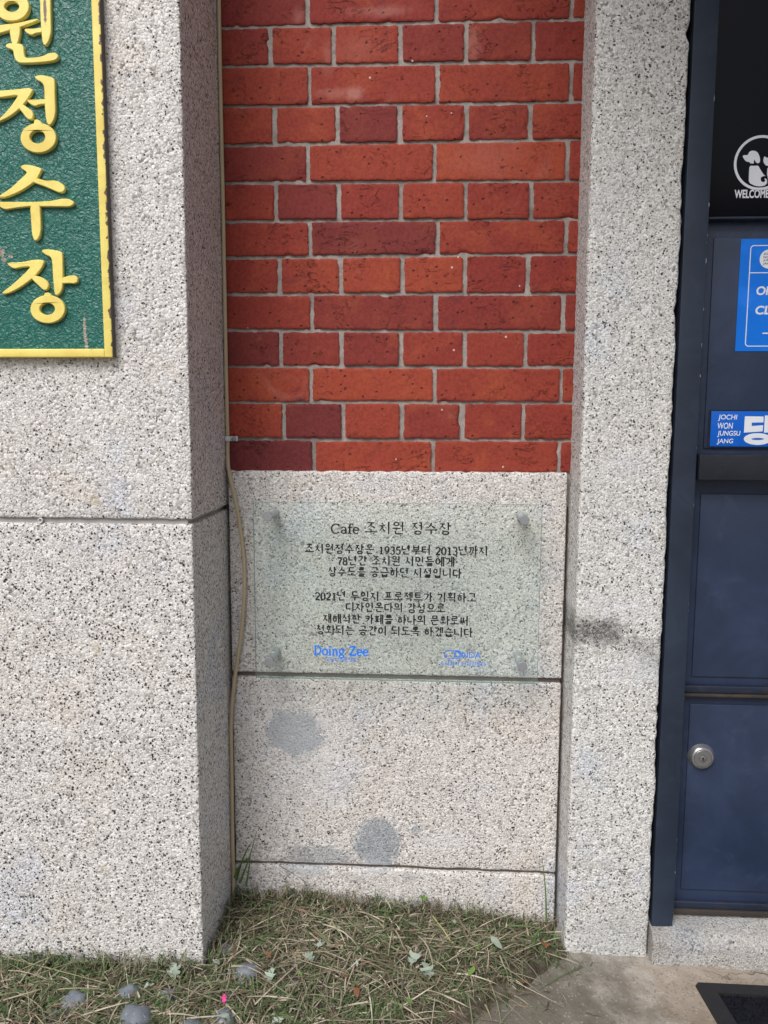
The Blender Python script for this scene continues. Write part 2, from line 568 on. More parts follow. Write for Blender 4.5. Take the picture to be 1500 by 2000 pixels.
def m_glass():
    t = NT('plaque_glass')
    tr = t.n('ShaderNodeBsdfTransparent', {'Color': (.955, .98, .971, 1)})
    gl = t.n('ShaderNodeBsdfGlossy', {'Color': (1, 1, 1, 1), 'Roughness': .03})
    fr = t.n('ShaderNodeFresnel', {'IOR': 1.45})
    bf = t.n('ShaderNodeNewGeometry').outputs['Backfacing']
    fc = t.math('MULTIPLY', fr.outputs[0], t.math('SUBTRACT', 1.0, bf))
    mx = t.n('ShaderNodeMixShader', {0: fc, 1: tr.outputs[0], 2: gl.outputs[0]})
    df = t.n('ShaderNodeBsdfDiffuse', {'Color': (.58, .73, .69, 1)})  # pale diffuse veil painted in for the sky's reflection on the glass
    sky_veil = t.math('MULTIPLY', t.math('SUBTRACT', 1.0, bf), t.math('ADD', .055, t.math('MULTIPLY', t.step(t.noise(9, 5, .65), .4, .75), .08)))
    mf = t.n('ShaderNodeMixShader', {0: sky_veil, 1: mx.outputs[0], 2: df.outputs[0]})
    t.t.links.new(mf.outputs[0], t.t.nodes['Material Output'].inputs['Surface'])
    return t.mat


def m_glass_edge():
    t = NT('glass_edge')
    tr = t.n('ShaderNodeBsdfTransparent', {'Color': (.45, .58, .54, 1)})
    gl = t.n('ShaderNodeBsdfPrincipled', {'Base Color': (.14, .24, .22, 1), 'Roughness': .15})
    mx = t.n('ShaderNodeMixShader', {0: .55, 1: tr.outputs[0], 2: gl.outputs[0]})
    t.t.links.new(mx.outputs[0], t.t.nodes['Material Output'].inputs['Surface'])
    return t.mat


M_GLASS, M_GEDGE = m_glass(), m_glass_edge()


def m_poster(name, base):
    t = NT(name)
    c = t.mix(t.step(t.noise(14, 4, .6), .45, .7), base, tuple(min(1, x * 1.15 + .01) for x in base))
    return t.out(c, .35, .25, t.bump(t.noise(9, 3), .002, .5))


M_POSTER = m_poster('blue_poster', (.003, .17, .74))
M_PLATE = m_poster('blue_plate', (.003, .11, .55))


def m_soil():
    t = NT('soil')
    c = t.ramp(t.noise(40, 6, .7), [(.3, (.04, .032, .024)), (.5, (.105, .09, .066)), (.72, (.24, .215, .17))])
    return t.out(c, .95, .1, t.bump(t.noise(70, 5, .7), .01, 1.0))


def m_pave():
    t = NT('worn_concrete')
    c = t.ramp(t.noise(9, 7, .68), [(.30, (.17, .155, .135)), (.5, (.32, .295, .26)), (.70, (.47, .44, .395))])
    # earth washed in from the lawn, brown wear by the mat
    xl, yl = G(1060, 1990, -.06)
    d = t.math('ADD', t.blob2(xl - .02, yl + .02, .17, .16), 0.0)
    c = t.mix(t.math('MULTIPLY', d, .8), c, (.095, .085, .064))
    xm, ym = G(1330, 1930, -.06)
    c = t.mix(t.math('MULTIPLY', t.blob2(xm + .06, ym, .12, .14, .5), .5), c, (.25, .185, .125))
    c = t.mix(t.math('MULTIPLY', t.step(t.noise(26, 5, .7), .56, .72), .4), c, (.14, .125, .105))
    sp = t.voro(330)
    r = t.n('ShaderNodeSeparateColor', {0: sp.outputs['Color']}).outputs
    c = t.mix(t.math('MULTIPLY', t.math('LESS_THAN', r[0], .035), .25), c, (.55, .52, .48))
    c = t.mix(t.math('MULTIPLY', t.math('LESS_THAN', r[1], .09), .4), c, (.10, .09, .08))
    v = t.voro(5.5, 'DISTANCE_TO_EDGE', vec=t.n('ShaderNodeVectorMath', {0: t.pos, 1: t.n('ShaderNodeVectorMath', {0: t.n('ShaderNodeTexNoise', {'Vector': t.pos, 'Scale': 14.0, 'Detail': 4.0}).outputs['Color'], 'Scale': .1}, operation='SCALE').outputs[0]}, operation='ADD').outputs[0]).outputs['Distance']
    cr = t.math('MULTIPLY', t.math('SUBTRACT', 1.0, t.step(v, .0, .012)), t.step(t.noise(4, 2), .45, .55))
    c = t.mix(t.math('MULTIPLY', cr, .7), c, (.06, .05, .04))
    h = t.math('ADD', t.math('MULTIPLY', t.noise(130, 4, .7), .6), t.noise(35, 4))
    return t.out(c, .88, .2, t.bump(t.math('SUBTRACT', h, cr), .003, .8))


def blob2(s, cx, cy, rx, ry, soft=.6):
    x = s.xyz()
    a = s.math('DIVIDE', s.math('SUBTRACT', x[0], cx), rx)
    b = s.math('DIVIDE', s.math('SUBTRACT', x[1], cy), ry)
    d = s.math('SQRT', s.math('ADD', s.math('MULTIPLY', a, a), s.math('MULTIPLY', b, b)))
    w = s.math('MULTIPLY', s.math('SUBTRACT', s.noise(18, 5, .65), .5), 1.4)
    return s.math('SUBTRACT', 1.0, s.step(s.math('ADD', d, w), 1 - soft, 1 + soft))


NT.blob2 = blob2
M_SOIL, M_PAVE = m_soil(), m_pave()
M_STEP = m_grain('step_concrete', (.84, .83, .80), 330, .01, grime=.5, bumpd=.002, mid=.80)


def m_blade():
    t = NT('grass_blade')
    a = t.n('ShaderNodeVertexColor', layer_name='tone').outputs['Color']
    c = t.mix(t.noise(60, 2), t.mix(1.0, a, (.8, .8, .8), 'MULTIPLY'), a)
    t.b.inputs['Subsurface Weight'].default_value = 0.0
    return t.out(c, .7, .2)


M_BLADE = m_blade()


def m_stone():
    t = NT('river_stone')
    oi = t.n('ShaderNodeObjectInfo').outputs['Random']
    c = t.mix(t.noise(35, 5, .6), (.06, .075, .09), (.215, .245, .275))
    c = t.mix(t.math('MULTIPLY', oi, .5), c, (.13, .14, .17))
    sp = t.step(t.noise(90, 4, .7), .58, .7)
    c = t.mix(t.math('MULTIPLY', sp, .65), c, (.40, .41, .41))
    c = t.mix(t.math('MULTIPLY', t.step(t.noise(50, 4, .7, dist=1), .56, .66), .55), c, (.09, .075, .05))
    return t.out(c, .55, .35, t.bump(t.noise(60, 4), .002, .6))


M_STONE = m_stone()


def m_leaf(name, c1, c2):
    t = NT(name)
    return t.out(t.mix(t.noise(90, 4), c1, c2), .6, .3, t.bump(t.noise(120, 3), .001, .5))


M_LEAF_P = m_leaf('pale_leaf', (.20, .26, .20), (.38, .43, .36))
M_LEAF_G = m_leaf('green_leaf', (.09, .17, .03), (.16, .26, .06))
M_LEAF_B = m_leaf('brown_leaf', (.13, .05, .025), (.22, .10, .05))
M_PINK = m_leaf('pink_petal', (.62, .03, .22), (.75, .08, .32))

# ================================================================== SETTING
PAVE_Z = -.06
mb = MB()
mb.add([(-60, -60, -.085), (60, -60, -.085), (60, 60, -.085), (-60, 60, -.085)], [(0, 1, 2, 3)])
tag(mb.build('ground', m_plain('yard_ground', (.20, .185, .16), .9, .15, var=.3, vs=3)), kind='structure')

BX0, BY0 = G(1096, 1868, -.055)      # lawn / pavement border, near the pillar
BX1, BY1 = G(900, 2000, -.055)


def border_x(y):
    if y >= BY0:
        return BX0
    return BX0 + (BX1 - BX0) * (y - BY0) / (BY1 - BY0) * (1.0 if y > BY1 else .6 + .4 * (BY0 - BY1) / (BY0 - y))


def pave_z(x, y):
    return PAVE_Z + .0025 * noise.noise(Vector((x * 9, y * 9, 1))) + .001 * noise.noise(Vector((x * 40, y * 40, 2)))


def soil_z(x, y):
    d = border_x(y) - x
    k = min(1, max(0, d / .55))
    z = -.052 + .03 * k * k * (3 - 2 * k) + .006 * noise.noise(Vector((x * 11, y * 11, 4))) + .003 * noise.noise(Vector((x * 35, y * 35, 7)))
    if d < .02:
        z -= (.02 - d) * .22
    return z


def sheet(x0, x1, y0, y1, sx, sy, fz):
    m = MB()
    v = [(x0 + (x1 - x0) * i / sx, y0 + (y1 - y0) * j / sy) for i in range(sx + 1) for j in range(sy + 1)]
    m.add([(x, y, fz(x, y)) for x, y in v], [(i * (sy + 1) + j, (i + 1) * (sy + 1) + j, (i + 1) * (sy + 1) + j + 1, i * (sy + 1) + j + 1) for i in range(sx) for j in range(sy)])
    return m


tag(sheet(-.25, 3.0, -2.6, .05, 130, 106, pave_z).build('pavement', M_PAVE, smooth=60), kind='structure')
tag(sheet(-1.9, .42, -1.6, .05, 150, 110, soil_z).build('soil', M_SOIL, smooth=60), kind='structure')

# ------------------------------------------------------------------ brick wall
JY = [(53, 37), (129, 119), (208, 199), (283, 273), (357, 353), (432, 428), (503, 496), (575, 573), (645, 647), (716, 717), (786, 786), (858, 860), (926, 925)]
JX = [[600, 852, 1117], [527, 652, 782.5, 911, 1041], [604, 853.5, 1116], [536, 659, 781, 911, 1036], [601, 849, 1108], [539, 661, 783.5, 909, 1038],
      [605, 855, 1106], [546, 665, 786.5, 908, 1031], [609, 851, 1101], [548, 666, 783.5, 907, 1027], [607, 849, 1096], [553.5, 670, 785, 903, 1022], [612, 846, 1092]]
XA, XB = -.38, .25
joints = [(U(450, a)[1], U(1100, b)[1]) for a, b in JY]
rows = []      # (zL0,zR0 bottom, zL1,zR1 top, xs)
rows_top = [(joints[0][0] + .0725, joints[0][1] + .0725)] + joints
for i in range(13):
    top, bot = rows_top[i], rows_top[i + 1]
    ym = (([-20] + [a for a, b in JY])[i] + JY[i][0]) / 2
    rows.append((bot, top, [U(x, ym)[0] for x in JX[i]], i))
zt = rows_top[0]
k = 0
while zt[0] < 2.5:
    nz = (zt[0] + .0735, zt[1] + .0735)
    src = JX[1] if k % 2 == 0 else JX[2]
    rows.append((zt, nz, [U(x, 150)[0] + RND.uniform(-.004, .004) for x in src], -1))
    zt = nz
    k += 1
NL, NR = -.4, .279
SPECIAL = {(0, 0): .25, (3, 2): .55, (4, 2): -1, (6, 1): .6, (9, 0): .6, (11, 1): .75, (12, 0): .85, (5, 1): .45, (8, 1): .35, (8, 2): .2, (4, 0): .35, (12, 1): -.6, (7, 2): -.6, (7, 3): -.8,
           (10, 0): -.6, (10, 1): -.8, (11, 0): -.5, (1, 2): -.5, (7, 1): -.4, (9, 1): .25, (9, 2): .3}
PURP = {(10, 0): .75, (10, 1): .7, (9, 0): .6, (8, 2): .6, (9, 1): .4, (7, 4): .5, (7, 5): .6, (11, 4): .4, (7, 2): .3}
bm = MB()
RB = random.Random(3)
JW, JH = .0046, .0034
for bot, top, xs, ri in rows:
    edges = [NL - .02] + xs + [NR + .02]
    for bi in range(len(edges) - 1):
        x0, x1 = edges[bi] + JW * RB.uniform(.75, 1.15), edges[bi + 1] - JW * RB.uniform(.75, 1.15)
        if x1 - x0 < .004:
            continue

        def zr(pair, x):
            return pair[0] + (pair[1] - pair[0]) * (x - XA) / (XB - XA)
        jb, jt = JH * RB.uniform(.7, 1.2), JH * RB.uniform(.7, 1.2)
        sp = SPECIAL.get((ri, bi), RB.uniform(-.5, .25))
        tone = (max(0, -sp) if sp < 0 else RB.uniform(0, .2), max(0, sp), PURP.get((ri, bi), RB.uniform(0, .32)), 1)
        w, h = x1 - x0, (bot and (zr(top, x0) - zr(bot, x0)))
        yo = RB.uniform(-.0018, .0012)
        seed = Vector((RB.uniform(0, 50), RB.uniform(0, 50), RB.uniform(0, 50)))
        rc = RB.uniform(.0012, .0045)

        def ticks(L, st):
            n = max(2, int(L / st))
            e = [0, .0015, .0035]
            return e + [.006 + (L - .012) * i / n for i in range(n + 1)] + [L - .0035, L - .0015, L] if L > .016 else [0, L * .25, L * .75, L]
        A, B = ticks(w, .0045), ticks(h - jb - jt, .0045)
        hh = B[-1]
        verts = []
        for a in A:
            for b in B:
                qa, qb = min(max(a, rc), w - rc), min(max(b, rc), hh - rc)
                da, db = a - qa, b - qb
                L = math.hypot(da, db)
                if L > rc:
                    da, db = da * rc / L, db * rc / L
                aa, bb = qa + da, qb + db
                e = min(a, w - a, b, hh - b)
                x = x0 + aa
                zb, zt_ = zr(bot, x) + jb, zr(top, x) - jt
                z = zb + (zt_ - zb) * bb / hh
                P = Vector((x, z, 0)) * 1.0 + seed
                ef = max(0.2, 1 - e / .012)
                x += (.0009 * noise.noise(P * 45) + .0014 * noise.noise(P * 130) + .0010 * noise.noise(P * 330)) * ef
                z += (.0009 * noise.noise(P * 45 + Vector((9, 9, 9))) + .0014 * noise.noise(P * 130 + Vector((5, 2, 9))) + .0010 * noise.noise(P * 330 + Vector((1, 2, 9)))) * ef
                y = yo + .0008 * noise.noise(P * 22) + .0005 * noise.noise(P * 90)
                if e < .0036:
                    y += .0011 * (1 - e / .0036) ** 2
                # chipped arrises
                cnk = noise.noise(P * 38 + Vector((3, 8, 1)))
                if e < .006 and cnk > .40:
                    y += .0045 * (cnk - .40) * (1 - e / .006) * 4
                verts.append((x, y, z))
        na, nb = len(A), len(B)
        f = [(i * nb + j, (i + 1) * nb + j, (i + 1) * nb + j + 1, i * nb + j + 1) for i in range(na - 1) for j in range(nb - 1)]
        b0 = bm.add(verts, f, 0, tone)
        per = [i * nb for i in range(na)] + [(na - 1) * nb + j for j in range(1, nb)] + [i * nb + nb - 1 for i in range(na - 2, -1, -1)] + [j for j in range(nb - 2, 0, -1)]
        sv = [verts[i] for i in per] + [(verts[i][0], .014, verts[i][2]) for i in per]
        n = len(per)
        bm.add(sv, [(i, n + i, n + (i + 1) % n, (i + 1) % n) for i in range(n)], 0, tone)


def mort_y(x, z):
    P = Vector((x, z, 0))
    return .0042 + .0013 * noise.noise(P * 28) + .0011 * noise.noise(P * 90)


nx, nz = 150, 330
z0m, z1m = .80, 2.5
vv = []
for i in range(nx + 1):
    for j in range(nz + 1):
        x, z = NL - .02 + (NR - NL + .04) * i / nx, z0m + (z1m - z0m) * j / nz
        vv.append((x, mort_y(x, z), z))
bm.add(vv, [(i * (nz + 1) + j, (i + 1) * (nz + 1) + j, (i + 1) * (nz + 1) + j + 1, i * (nz + 1) + j + 1) for i in range(nx) for j in range(nz)], 1)
bm.box(NL - .1, NR + .1, .03, .25, -.1, 2.5, 1)
tag(bm.build('brick_wall', [M_BRICK, M_MORTAR], smooth=50, attr='tone'),
    'red brick wall with pale grey mortar recessed between two stone-chip pillars', 'brick wall')

# ------------------------------------------------------------------ pebble-finished panel wall under the bricks
pw = empty('panel_wall', (-.05, 0, -.06), 'low pale stone-chip wall panel under the red bricks, patched with grey spots', 'wall panel')
PY = -.012


def top_rough(p):
    if p.z > .855 and p.y < .02:
        return Vector((0, 0, .0035 * noise.noise(Vector((p.x * 60, 3, 1))) + .002 * noise.noise(Vector((p.x * 170, 5, 1)))))
    return Vector((0, 0, 0))


zA = .8665
zg1a, zg1b = .4588, .4494
PXL, PXR = -.3905, .2695
b = MB()
rbox(b, (PXL, PY, zg1a), (PXR, .03, zA), .004, .012, .0011, 70, edge=top_rough)
b.build('wall_block', M_PANEL, pw, smooth=60)
zl = U(700, 1692, PY)[1]


def groove_edge(p):   # the hand-scored lower joint wanders
    if abs(p.z - zl) < .012:
        return Vector((0, 0, .004 * noise.noise(Vector((p.x * 9, 0, 2))) + .0012 * noise.noise(Vector((p.x * 50, 0, 2)))))
    return Vector((0, 0, 0))


b = MB()
rbox(b, (PXL, PY - .001, zl + .003), (PXR, .03, zg1b), .004, .012, .0011, 70, edge=groove_edge)
b.build('wall_block', M_PANEL, pw, smooth=60)
b = MB()
rbox(b, (PXL - .004, PY - .004, -.12), (PXR, .03, zl - .003), .004, .012, .0013, 70, edge=groove_edge)
b.build('wall_block', M_PANEL, pw, smooth=60)
b = MB()
b.box(PXL + .002, PXR - .002, PY + .007, .028, zg1b - .004, zg1a + .004)
b.box(PXL + .002, PXR - .002, PY + .005, .027, zl - .008, zl + .008)
b.box(NL - .01, PXL - .001, .012, .029, -.1, zA - .002)
for i in range(60):      # ragged old sealant in the gap by the right pillar
    z0 = -.1 + (zA + .1) * i / 60
    yy = .002 + .012 * (.5 + .5 * noise.noise(Vector((0, 0, i * .7))))
    b.box(PXR + .0005, NR + .006, yy, .029, z0, z0 + (zA + .1) / 60 - .0005)
b.build('joint_filling', M_FILL, pw)

# ------------------------------------------------------------------ pillars
LY, LX = -.23, -.396
zj_b, zj_t = U(200, 1022.5, LY)[1], U(200, 1013, LY)[1]
lp = empty('stone_pillar', (-.85, -.1, -.06), 'broad left pillar of pale stone-chip render carrying the green signboard', 'pillar')


def arris(p):
    e = 0
    if abs(p.x - LX) < .004 and abs(p.y - LY) < .004:
        return Vector((.0013 * noise.noise(Vector((1, 1, p.z * 30))), .0012 * noise.noise(Vector((4, 1, p.z * 70))), 0))
    return Vector((0, 0, 0))


def jnt(p):
    v = arris(p)
    if abs(p.z - zj_t) < .004 or abs(p.z - zj_b) < .004:
        v = v + Vector((0, 0, .0014 * noise.noise(Vector((p.x * 40, p.y * 40, p.z)))))
    return v


b = MB()
rbox(b, (-1.35, LY, zj_t), (LX, .1, 2.5), .004, .012, .0010, 70, edge=jnt)
b.build('upper_block', M_PIL_L, lp, smooth=60)
b = MB()
rbox(b, (-1.35, LY - .001, -.12), (LX, .1, zj_b), .004, .012, .0010, 70, edge=jnt)
b.build('lower_block', M_PIL_L, lp, smooth=60)
b = MB()
b.box(-1.33, LX - .010, LY + .006, .09, zj_b - .004, zj_t + .004)
b.build('joint_strip', M_JOINT, lp)
xr, zr_ = U(80, 1016, LY)
b = MB()
b.lathe((xr, zr_), [(.0012, LY + .004), (.0028, LY + .003), (.0046, LY - .001), (.0042, LY - .003), (.0030, LY - .003), (.0022, LY + .002)], 20)
b.build('ring_plug', m_plain('white_plastic', (.62, .62, .62), .4, .4), lp)

RX0, RX1, RY = .276, .4335, -.10


def ragged(p):
    v = Vector((0, 0, 0))
    if p.x > RX1 - .012 and p.y < -.05:
        k = 1 - (RX1 - p.x) / .012
        v.x = k * (.0034 * noise.noise(Vector((2, 0, p.z * 9))) + .0016 * noise.noise(Vector((2, 5, p.z * 48))) + .0010 * noise.noise(Vector((2, 9, p.z * 140))))
        ch = noise.noise(Vector((7, 3, p.z * 22)))
        if ch > .34:
            v.x -= k * .022 * (ch - .34)
    if p.x < RX0 + .006 and p.y < RY + .006:
        v.x += .002 * noise.noise(Vector((1, 4, p.z * 40)))
    return v


rp = empty('door_pillar', (.355, -.05, -.06), 'narrow right pillar of grey stone-chip render beside the navy door, stained halfway up', 'pillar')
b = MB()
rbox(b, (RX0, RY, -.12), (RX1, .2, 2.5), .006, .008, .0013, 70, edge=ragged)
b.build('shaft', M_PIL_R, rp, smooth=60)

# right-hand jamb and lintel close the doorway outside the picture
b = MB()
rbox(b, (1.36, -.10, -.12), (1.9, .2, 2.5), .006, .03, .001, 70)
b.box(.28, 1.9, -.099, .2, 2.505, 3.2)
b.box(-1.35, .278, -.22, .2, 2.505, 3.2)
b.build('wall', M_PIL_L, smooth=60)['kind'] = 'structure'
b = MB()
b.box(-.05, 2.1, -1.15, -.102, 2.26, 2.38, bev=.01)
tag(b.build('canopy', m_plain('canopy_concrete', (.30, .29, .28), .85, .2), smooth=50), 'flat concrete canopy slab sheltering the navy door', 'canopy')

# ------------------------------------------------------------------ step
b = MB()
SY = -.125
prof = [(SY, -.10), (SY, -.026), (SY + .003, -.014), (SY + .010, -.006), (SY + .022, -.002), (SY + .045, .003), (SY + .063, .006), (.05, .008)]
xs_ = [RX1 + .003 + (1.355 - RX1) * i / 110 for i in range(111)]
vv = []
for i, x in enumerate(xs_):
    for j, (y, z) in enumerate(prof):
        P = Vector((x * 28, y * 28, z * 28))
        a = .0022 if i > 8 else .005
        ch = max(0, noise.noise(Vector((x * 20, j * .6, 3))) - .1) * (.012 if i < 14 else .004)
        vv.append((x + (.004 * noise.noise(P * 1.7) if i < 3 else 0), y + a * noise.noise(P) + (ch if j < 5 else 0), z + a * .5 * noise.noise(P + Vector((5, 5, 5))) - (ch * .5 if 1 <= j < 5 else 0)))
npf = len(prof)
ff = [(i * npf + j, (i + 1) * npf + j, (i + 1) * npf + j + 1, i * npf + j + 1) for i in range(110) for j in range(npf - 1)]
ff.append(tuple(range(npf)))
b.add(vv, ff)
tag(b.build('door_step', M_STEP, smooth=60), 'worn pale concrete step with a crumbled left end under the navy door', 'step')

# ------------------------------------------------------------------ door frame and door
FY = -.095
FX0, FX1 = .4405, .4815
zfb = U(1290, 1822, FY)[1]
fr = empty('door_frame', (.9, -.05, -.02), 'dark navy steel door frame beside the right pillar', 'door frame')
b = MB()
b.box(FX0, FX1, FY, .05, zfb, 2.26, bev=.0015)
b.build('jamb', M_FRAME, fr, smooth=40)
b = MB()
b.box(1.315, 1.356, FY, .05, zfb, 2.26, bev=.0015)
b.build('jamb', M_FRAME, fr, smooth=40)
b = MB()
b.box(FX1 + .0005, 1.3145, FY, .05, 2.20, 2.26, bev=.0015)
b.build('head', M_FRAME, fr, smooth=40)
b = MB()
b.box(.424, FX0 - .0005, FY + .03, .05, zfb + .01, 2.26)
b.build('sealant', M_GAP, fr)

DY = -.058        # face of the door leaf
dr = empty('door', (.9, DY, .04), 'dark navy steel door with black upper pane, wide bar and round keyed lock', 'door')
DX0, DX1 = FX1 + .0025, 1.3125


def dz(py):
    return U(1430, py, DY)[1]


zb_, zbar1, zbar0, zled1, zled0, zmid = dz(1779), dz(884), dz(938), dz(1337), dz(1356), dz(432)
b = MB()
b.box(DX0, DX1, DY, -.02, zb_, 2.195, bev=.001)
b.build('leaf', M_DOOR, dr, smooth=40)
SW = .020     # stile
# raised stile strips and shallow panels
b = MB()
b.box(DX0 + SW, DX1 - SW, DY - .0035, DY - .0003, dz(1738), dz(1376), bev=.0012)
b.build('lower_panel', M_DOOR, dr, smooth=40)
b = MB()
b.box(DX0 + SW, DX1 - SW, DY - .0035, DY - .0003, dz(1322), dz(965), bev=.0012)
b.build('lower_panel', M_DOOR, dr, smooth=40)
b = MB()
b.box(DX0 + SW, DX1 - SW, DY - .0035, DY - .0003, dz(876), dz(464), bev=.0012)
b.build('middle_panel', M_DOOR, dr, smooth=40)
b = MB()
b.box(DX0 + .004, DX1 - .004, DY - .004, DY - .0003, dz(424), 2.15, bev=.001)
b.build('pane', M_PANE, dr, smooth=40)
b = MB()
b.box(DX0, DX1, DY - .022, DY - .0004, dz(434), dz(429), bev=.001)
b.build('ledge', M_TRIM, dr, smooth=40)
b = MB()
b.box(DX0 + .001, DX1, DY - .042, DY - .0004, zbar0 + .003, zbar1 - .002, bev=.0012)
b.build('bar', M_BAR, dr, smooth=40)
b = MB()
b.box(DX0, DX1, DY - .012, DY - .0004, zled0 + .005, zled1, bev=.002)
lo = b.build('ledge', M_TRIM, dr, smooth=40)
b = MB()
b.box(DX0, DX1, DY - .016, DY - .0006, zled0 - .001, zled0 + .0045, bev=.001)
b.build('rusty_lip', M_RUST, lo, smooth=40)
b = MB()
b.box(DX0, DX1, DY - .010, DY - .0004, zb_ + .008, zb_ + .022, bev=.002)
lo = b.build('bottom_rail', M_TRIM, dr, smooth=40)
b = MB()
b.box(DX0, DX1, DY - .014, DY - .0006, zb_ - .002, zb_ + .0075, bev=.001)
b.build('rusty_lip', M_RUST, lo, smooth=40)
# keyed lock
kx, kz = U(1368, 1476, DY)
b = MB()
y0 = DY
b.lathe((kx, kz), [(.0262, y0 - .0005), (.0262, y0 - .002), (.0252, y0 - .004), (.0222, y0 - .009), (.0200, y0 - .0125), (.0182, y0 - .0135), (.0174, y0 - .0135), (.0170, y0 - .0118)], 56)
lk = b.build('lock', M_STEEL, dr, smooth=35)
b = MB()
b.lathe((kx, kz), [(.0164, y0 - .010), (.0164, y0 - .0130), (.0158, y0 - .0136), (.0072, y0 - .0136), (.0070, y0 - .0128), (.0064, y0 - .0128), (.0060, y0 - .0142), (.0054, y0 - .0144)], 56)
b.build('cylinder', M_CYL, lk, smooth=35)
b = MB()
b.prism([ell(kx, kz + .0008, .0016, .0017, 16)], y0 - .0147, y0 - .0141)
b.prism([[(kx - .0008, kz), (kx + .0008, kz), (kx + .0010, kz - .0036), (kx - .0010, kz - .0036)]], y0 - .01465, y0 - .0140)
b.build('keyhole', M_GAP, lk)


# ------------------------------------------------------------------ writing: Latin via the built-in font
def font_mesh(text, x0, x1, zc, h, Y, mat, name, parent, shear=0.0, bold=0.0, align='L'):
    cu = bpy.data.curves.new('t', 'FONT')
    cu.body = text
    cu.offset = bold
    cu.shear = shear
    o = bpy.data.objects.new('t', cu)
    COL.objects.link(o)
    dg = bpy.context.evaluated_depsgraph_get()
    me = bpy.data.meshes.new_from_object(o.evaluated_get(dg))
    bpy.data.objects.remove(o)
    xs = [v.co.x for v in me.vertices]
    zs = [v.co.y for v in me.vertices]
    sx, sz = (x1 - x0) / (max(xs) - min(xs)), h / (max(zs) - min(zs))
    m = MB()
    m.add([(x0 + (v.co.x - min(xs)) * sx, Y, zc - h / 2 + (v.co.y - min(zs)) * sz) for v in me.vertices], [tuple(p.vertices) for p in me.polygons])
    bpy.data.meshes.remove(me)
    return m.build(name, mat, parent)


def pxline(px0, px1, py, hpx, Y):
    x0, z = U(px0, py, Y)
    x1, _ = U(px1, py, Y)
    return x0, x1, z, hpx * (1.5 + Y) / 1500


# pet sticker on the pane
SYY = DY - .0046
cx, cz = U(1486, 318, SYY)
R_ = 48 * (1.5 + SYY) / 1500
ps = empty('pet_sticker', (cx, SYY, cz), 'white round decal of a dog and a cat with WELCOME below, on the black pane', 'decal')
b = MB()
b.prism([ell(cx, cz, R_, R_, 72), ell(cx, cz, R_ * .905, R_ * .905, 72)[::-1]], SYY - .0003, SYY + .0002)
b.build('ring', M_WHITEV, ps)


def stk(pts):     # sticker zoom coordinates (x/4.35+1360, y/4.35+240)
    return [U(1360 + x / 4.35, 240 + y / 4.35, SYY) for x, y in pts]


def circ_clip(pts):
    out = []
    for x, z in pts:
        d = math.hypot(x - cx, z - cz)
        if d > R_ * .86:
            k_ = R_ * .86 / d
            x, z = cx + (x - cx) * k_, cz + (z - cz) * k_
        out.append((x, z))
    return out


b = MB()
head = [(392, 275), (440, 274), (446, 250), (468, 236), (500, 238), (525, 255), (541, 300), (540, 335), (522, 345), (505, 335), (492, 310), (487, 330), (490, 346), (455, 344), (452, 332), (425, 330), (402, 305)]
b.prism([smooth_loop(stk(head), 2)], SYY - .0003, SYY + .0002)
body = [(452, 364), (500, 366), (525, 362), (545, 400), (572, 440), (590, 452), (575, 450), (548, 462), (545, 480), (552, 500), (575, 505), (588, 488), (578, 478), (585, 470), (600, 482), (598, 520), (575, 535), (540, 540), (500, 536), (445, 508), (447, 430)]
b.prism([circ_clip(smooth_loop(stk(body), 1))], SYY - .00033, SYY + .0002)
cat_h = [(578, 282), (596, 296), (625, 296), (642, 282), (650, 310), (648, 340), (630, 362), (595, 366), (572, 340), (568, 312)]
b.prism([smooth_loop(stk(cat_h), 1)], SYY - .0003, SYY + .0002)
cat_b = [(604, 378), (640, 378), (662, 410), (676, 450), (670, 490), (640, 520), (608, 528), (610, 470), (600, 440)]
b.prism([circ_clip(smooth_loop(stk(cat_b), 1))], SYY - .00027, SYY + .0002)
b.build('animal_figures', M_WHITEV, ps)
x0, x1, z, h = pxline(1434.5, 1502, 379, 15, SYY)
font_mesh('WELCOME', x0, x1, z, h, SYY - .0003, M_WHITEV, 'lettering', ps, bold=.028)

# blue hours poster
PYY = DY - .0043
q = [U(1448, 467, PYY), U(1435, 686, PYY)]
pxl = U(1441.5, 576, PYY)[0]
zt_, zb2 = q[0][1], q[1][1]
po = empty('hours_poster', (pxl + .1, PYY, zb2), 'bright blue opening hours poster with OPEN and CLOSE on the navy door', 'poster')
b = MB()
PW = .165
b.box(pxl, pxl + PW, PYY - .0006, PYY + .0004, zb2, zt_)
b.build('sheet', M_POSTER, po)


def rrect(x0, x1, z0, z1, r, n=6):
    out = []
    for cx_, cz_, a0 in ((x1 - r, z1 - r, 0), (x0 + r, z1 - r, 90), (x0 + r, z0 + r, 180), (x1 - r, z0 + r, 270)):
        for i in range(n + 1):
            a = math.radians(a0 + 90 * i / n)
            out.append((cx_ + r * math.cos(a), cz_ + r * math.sin(a)))
    return out


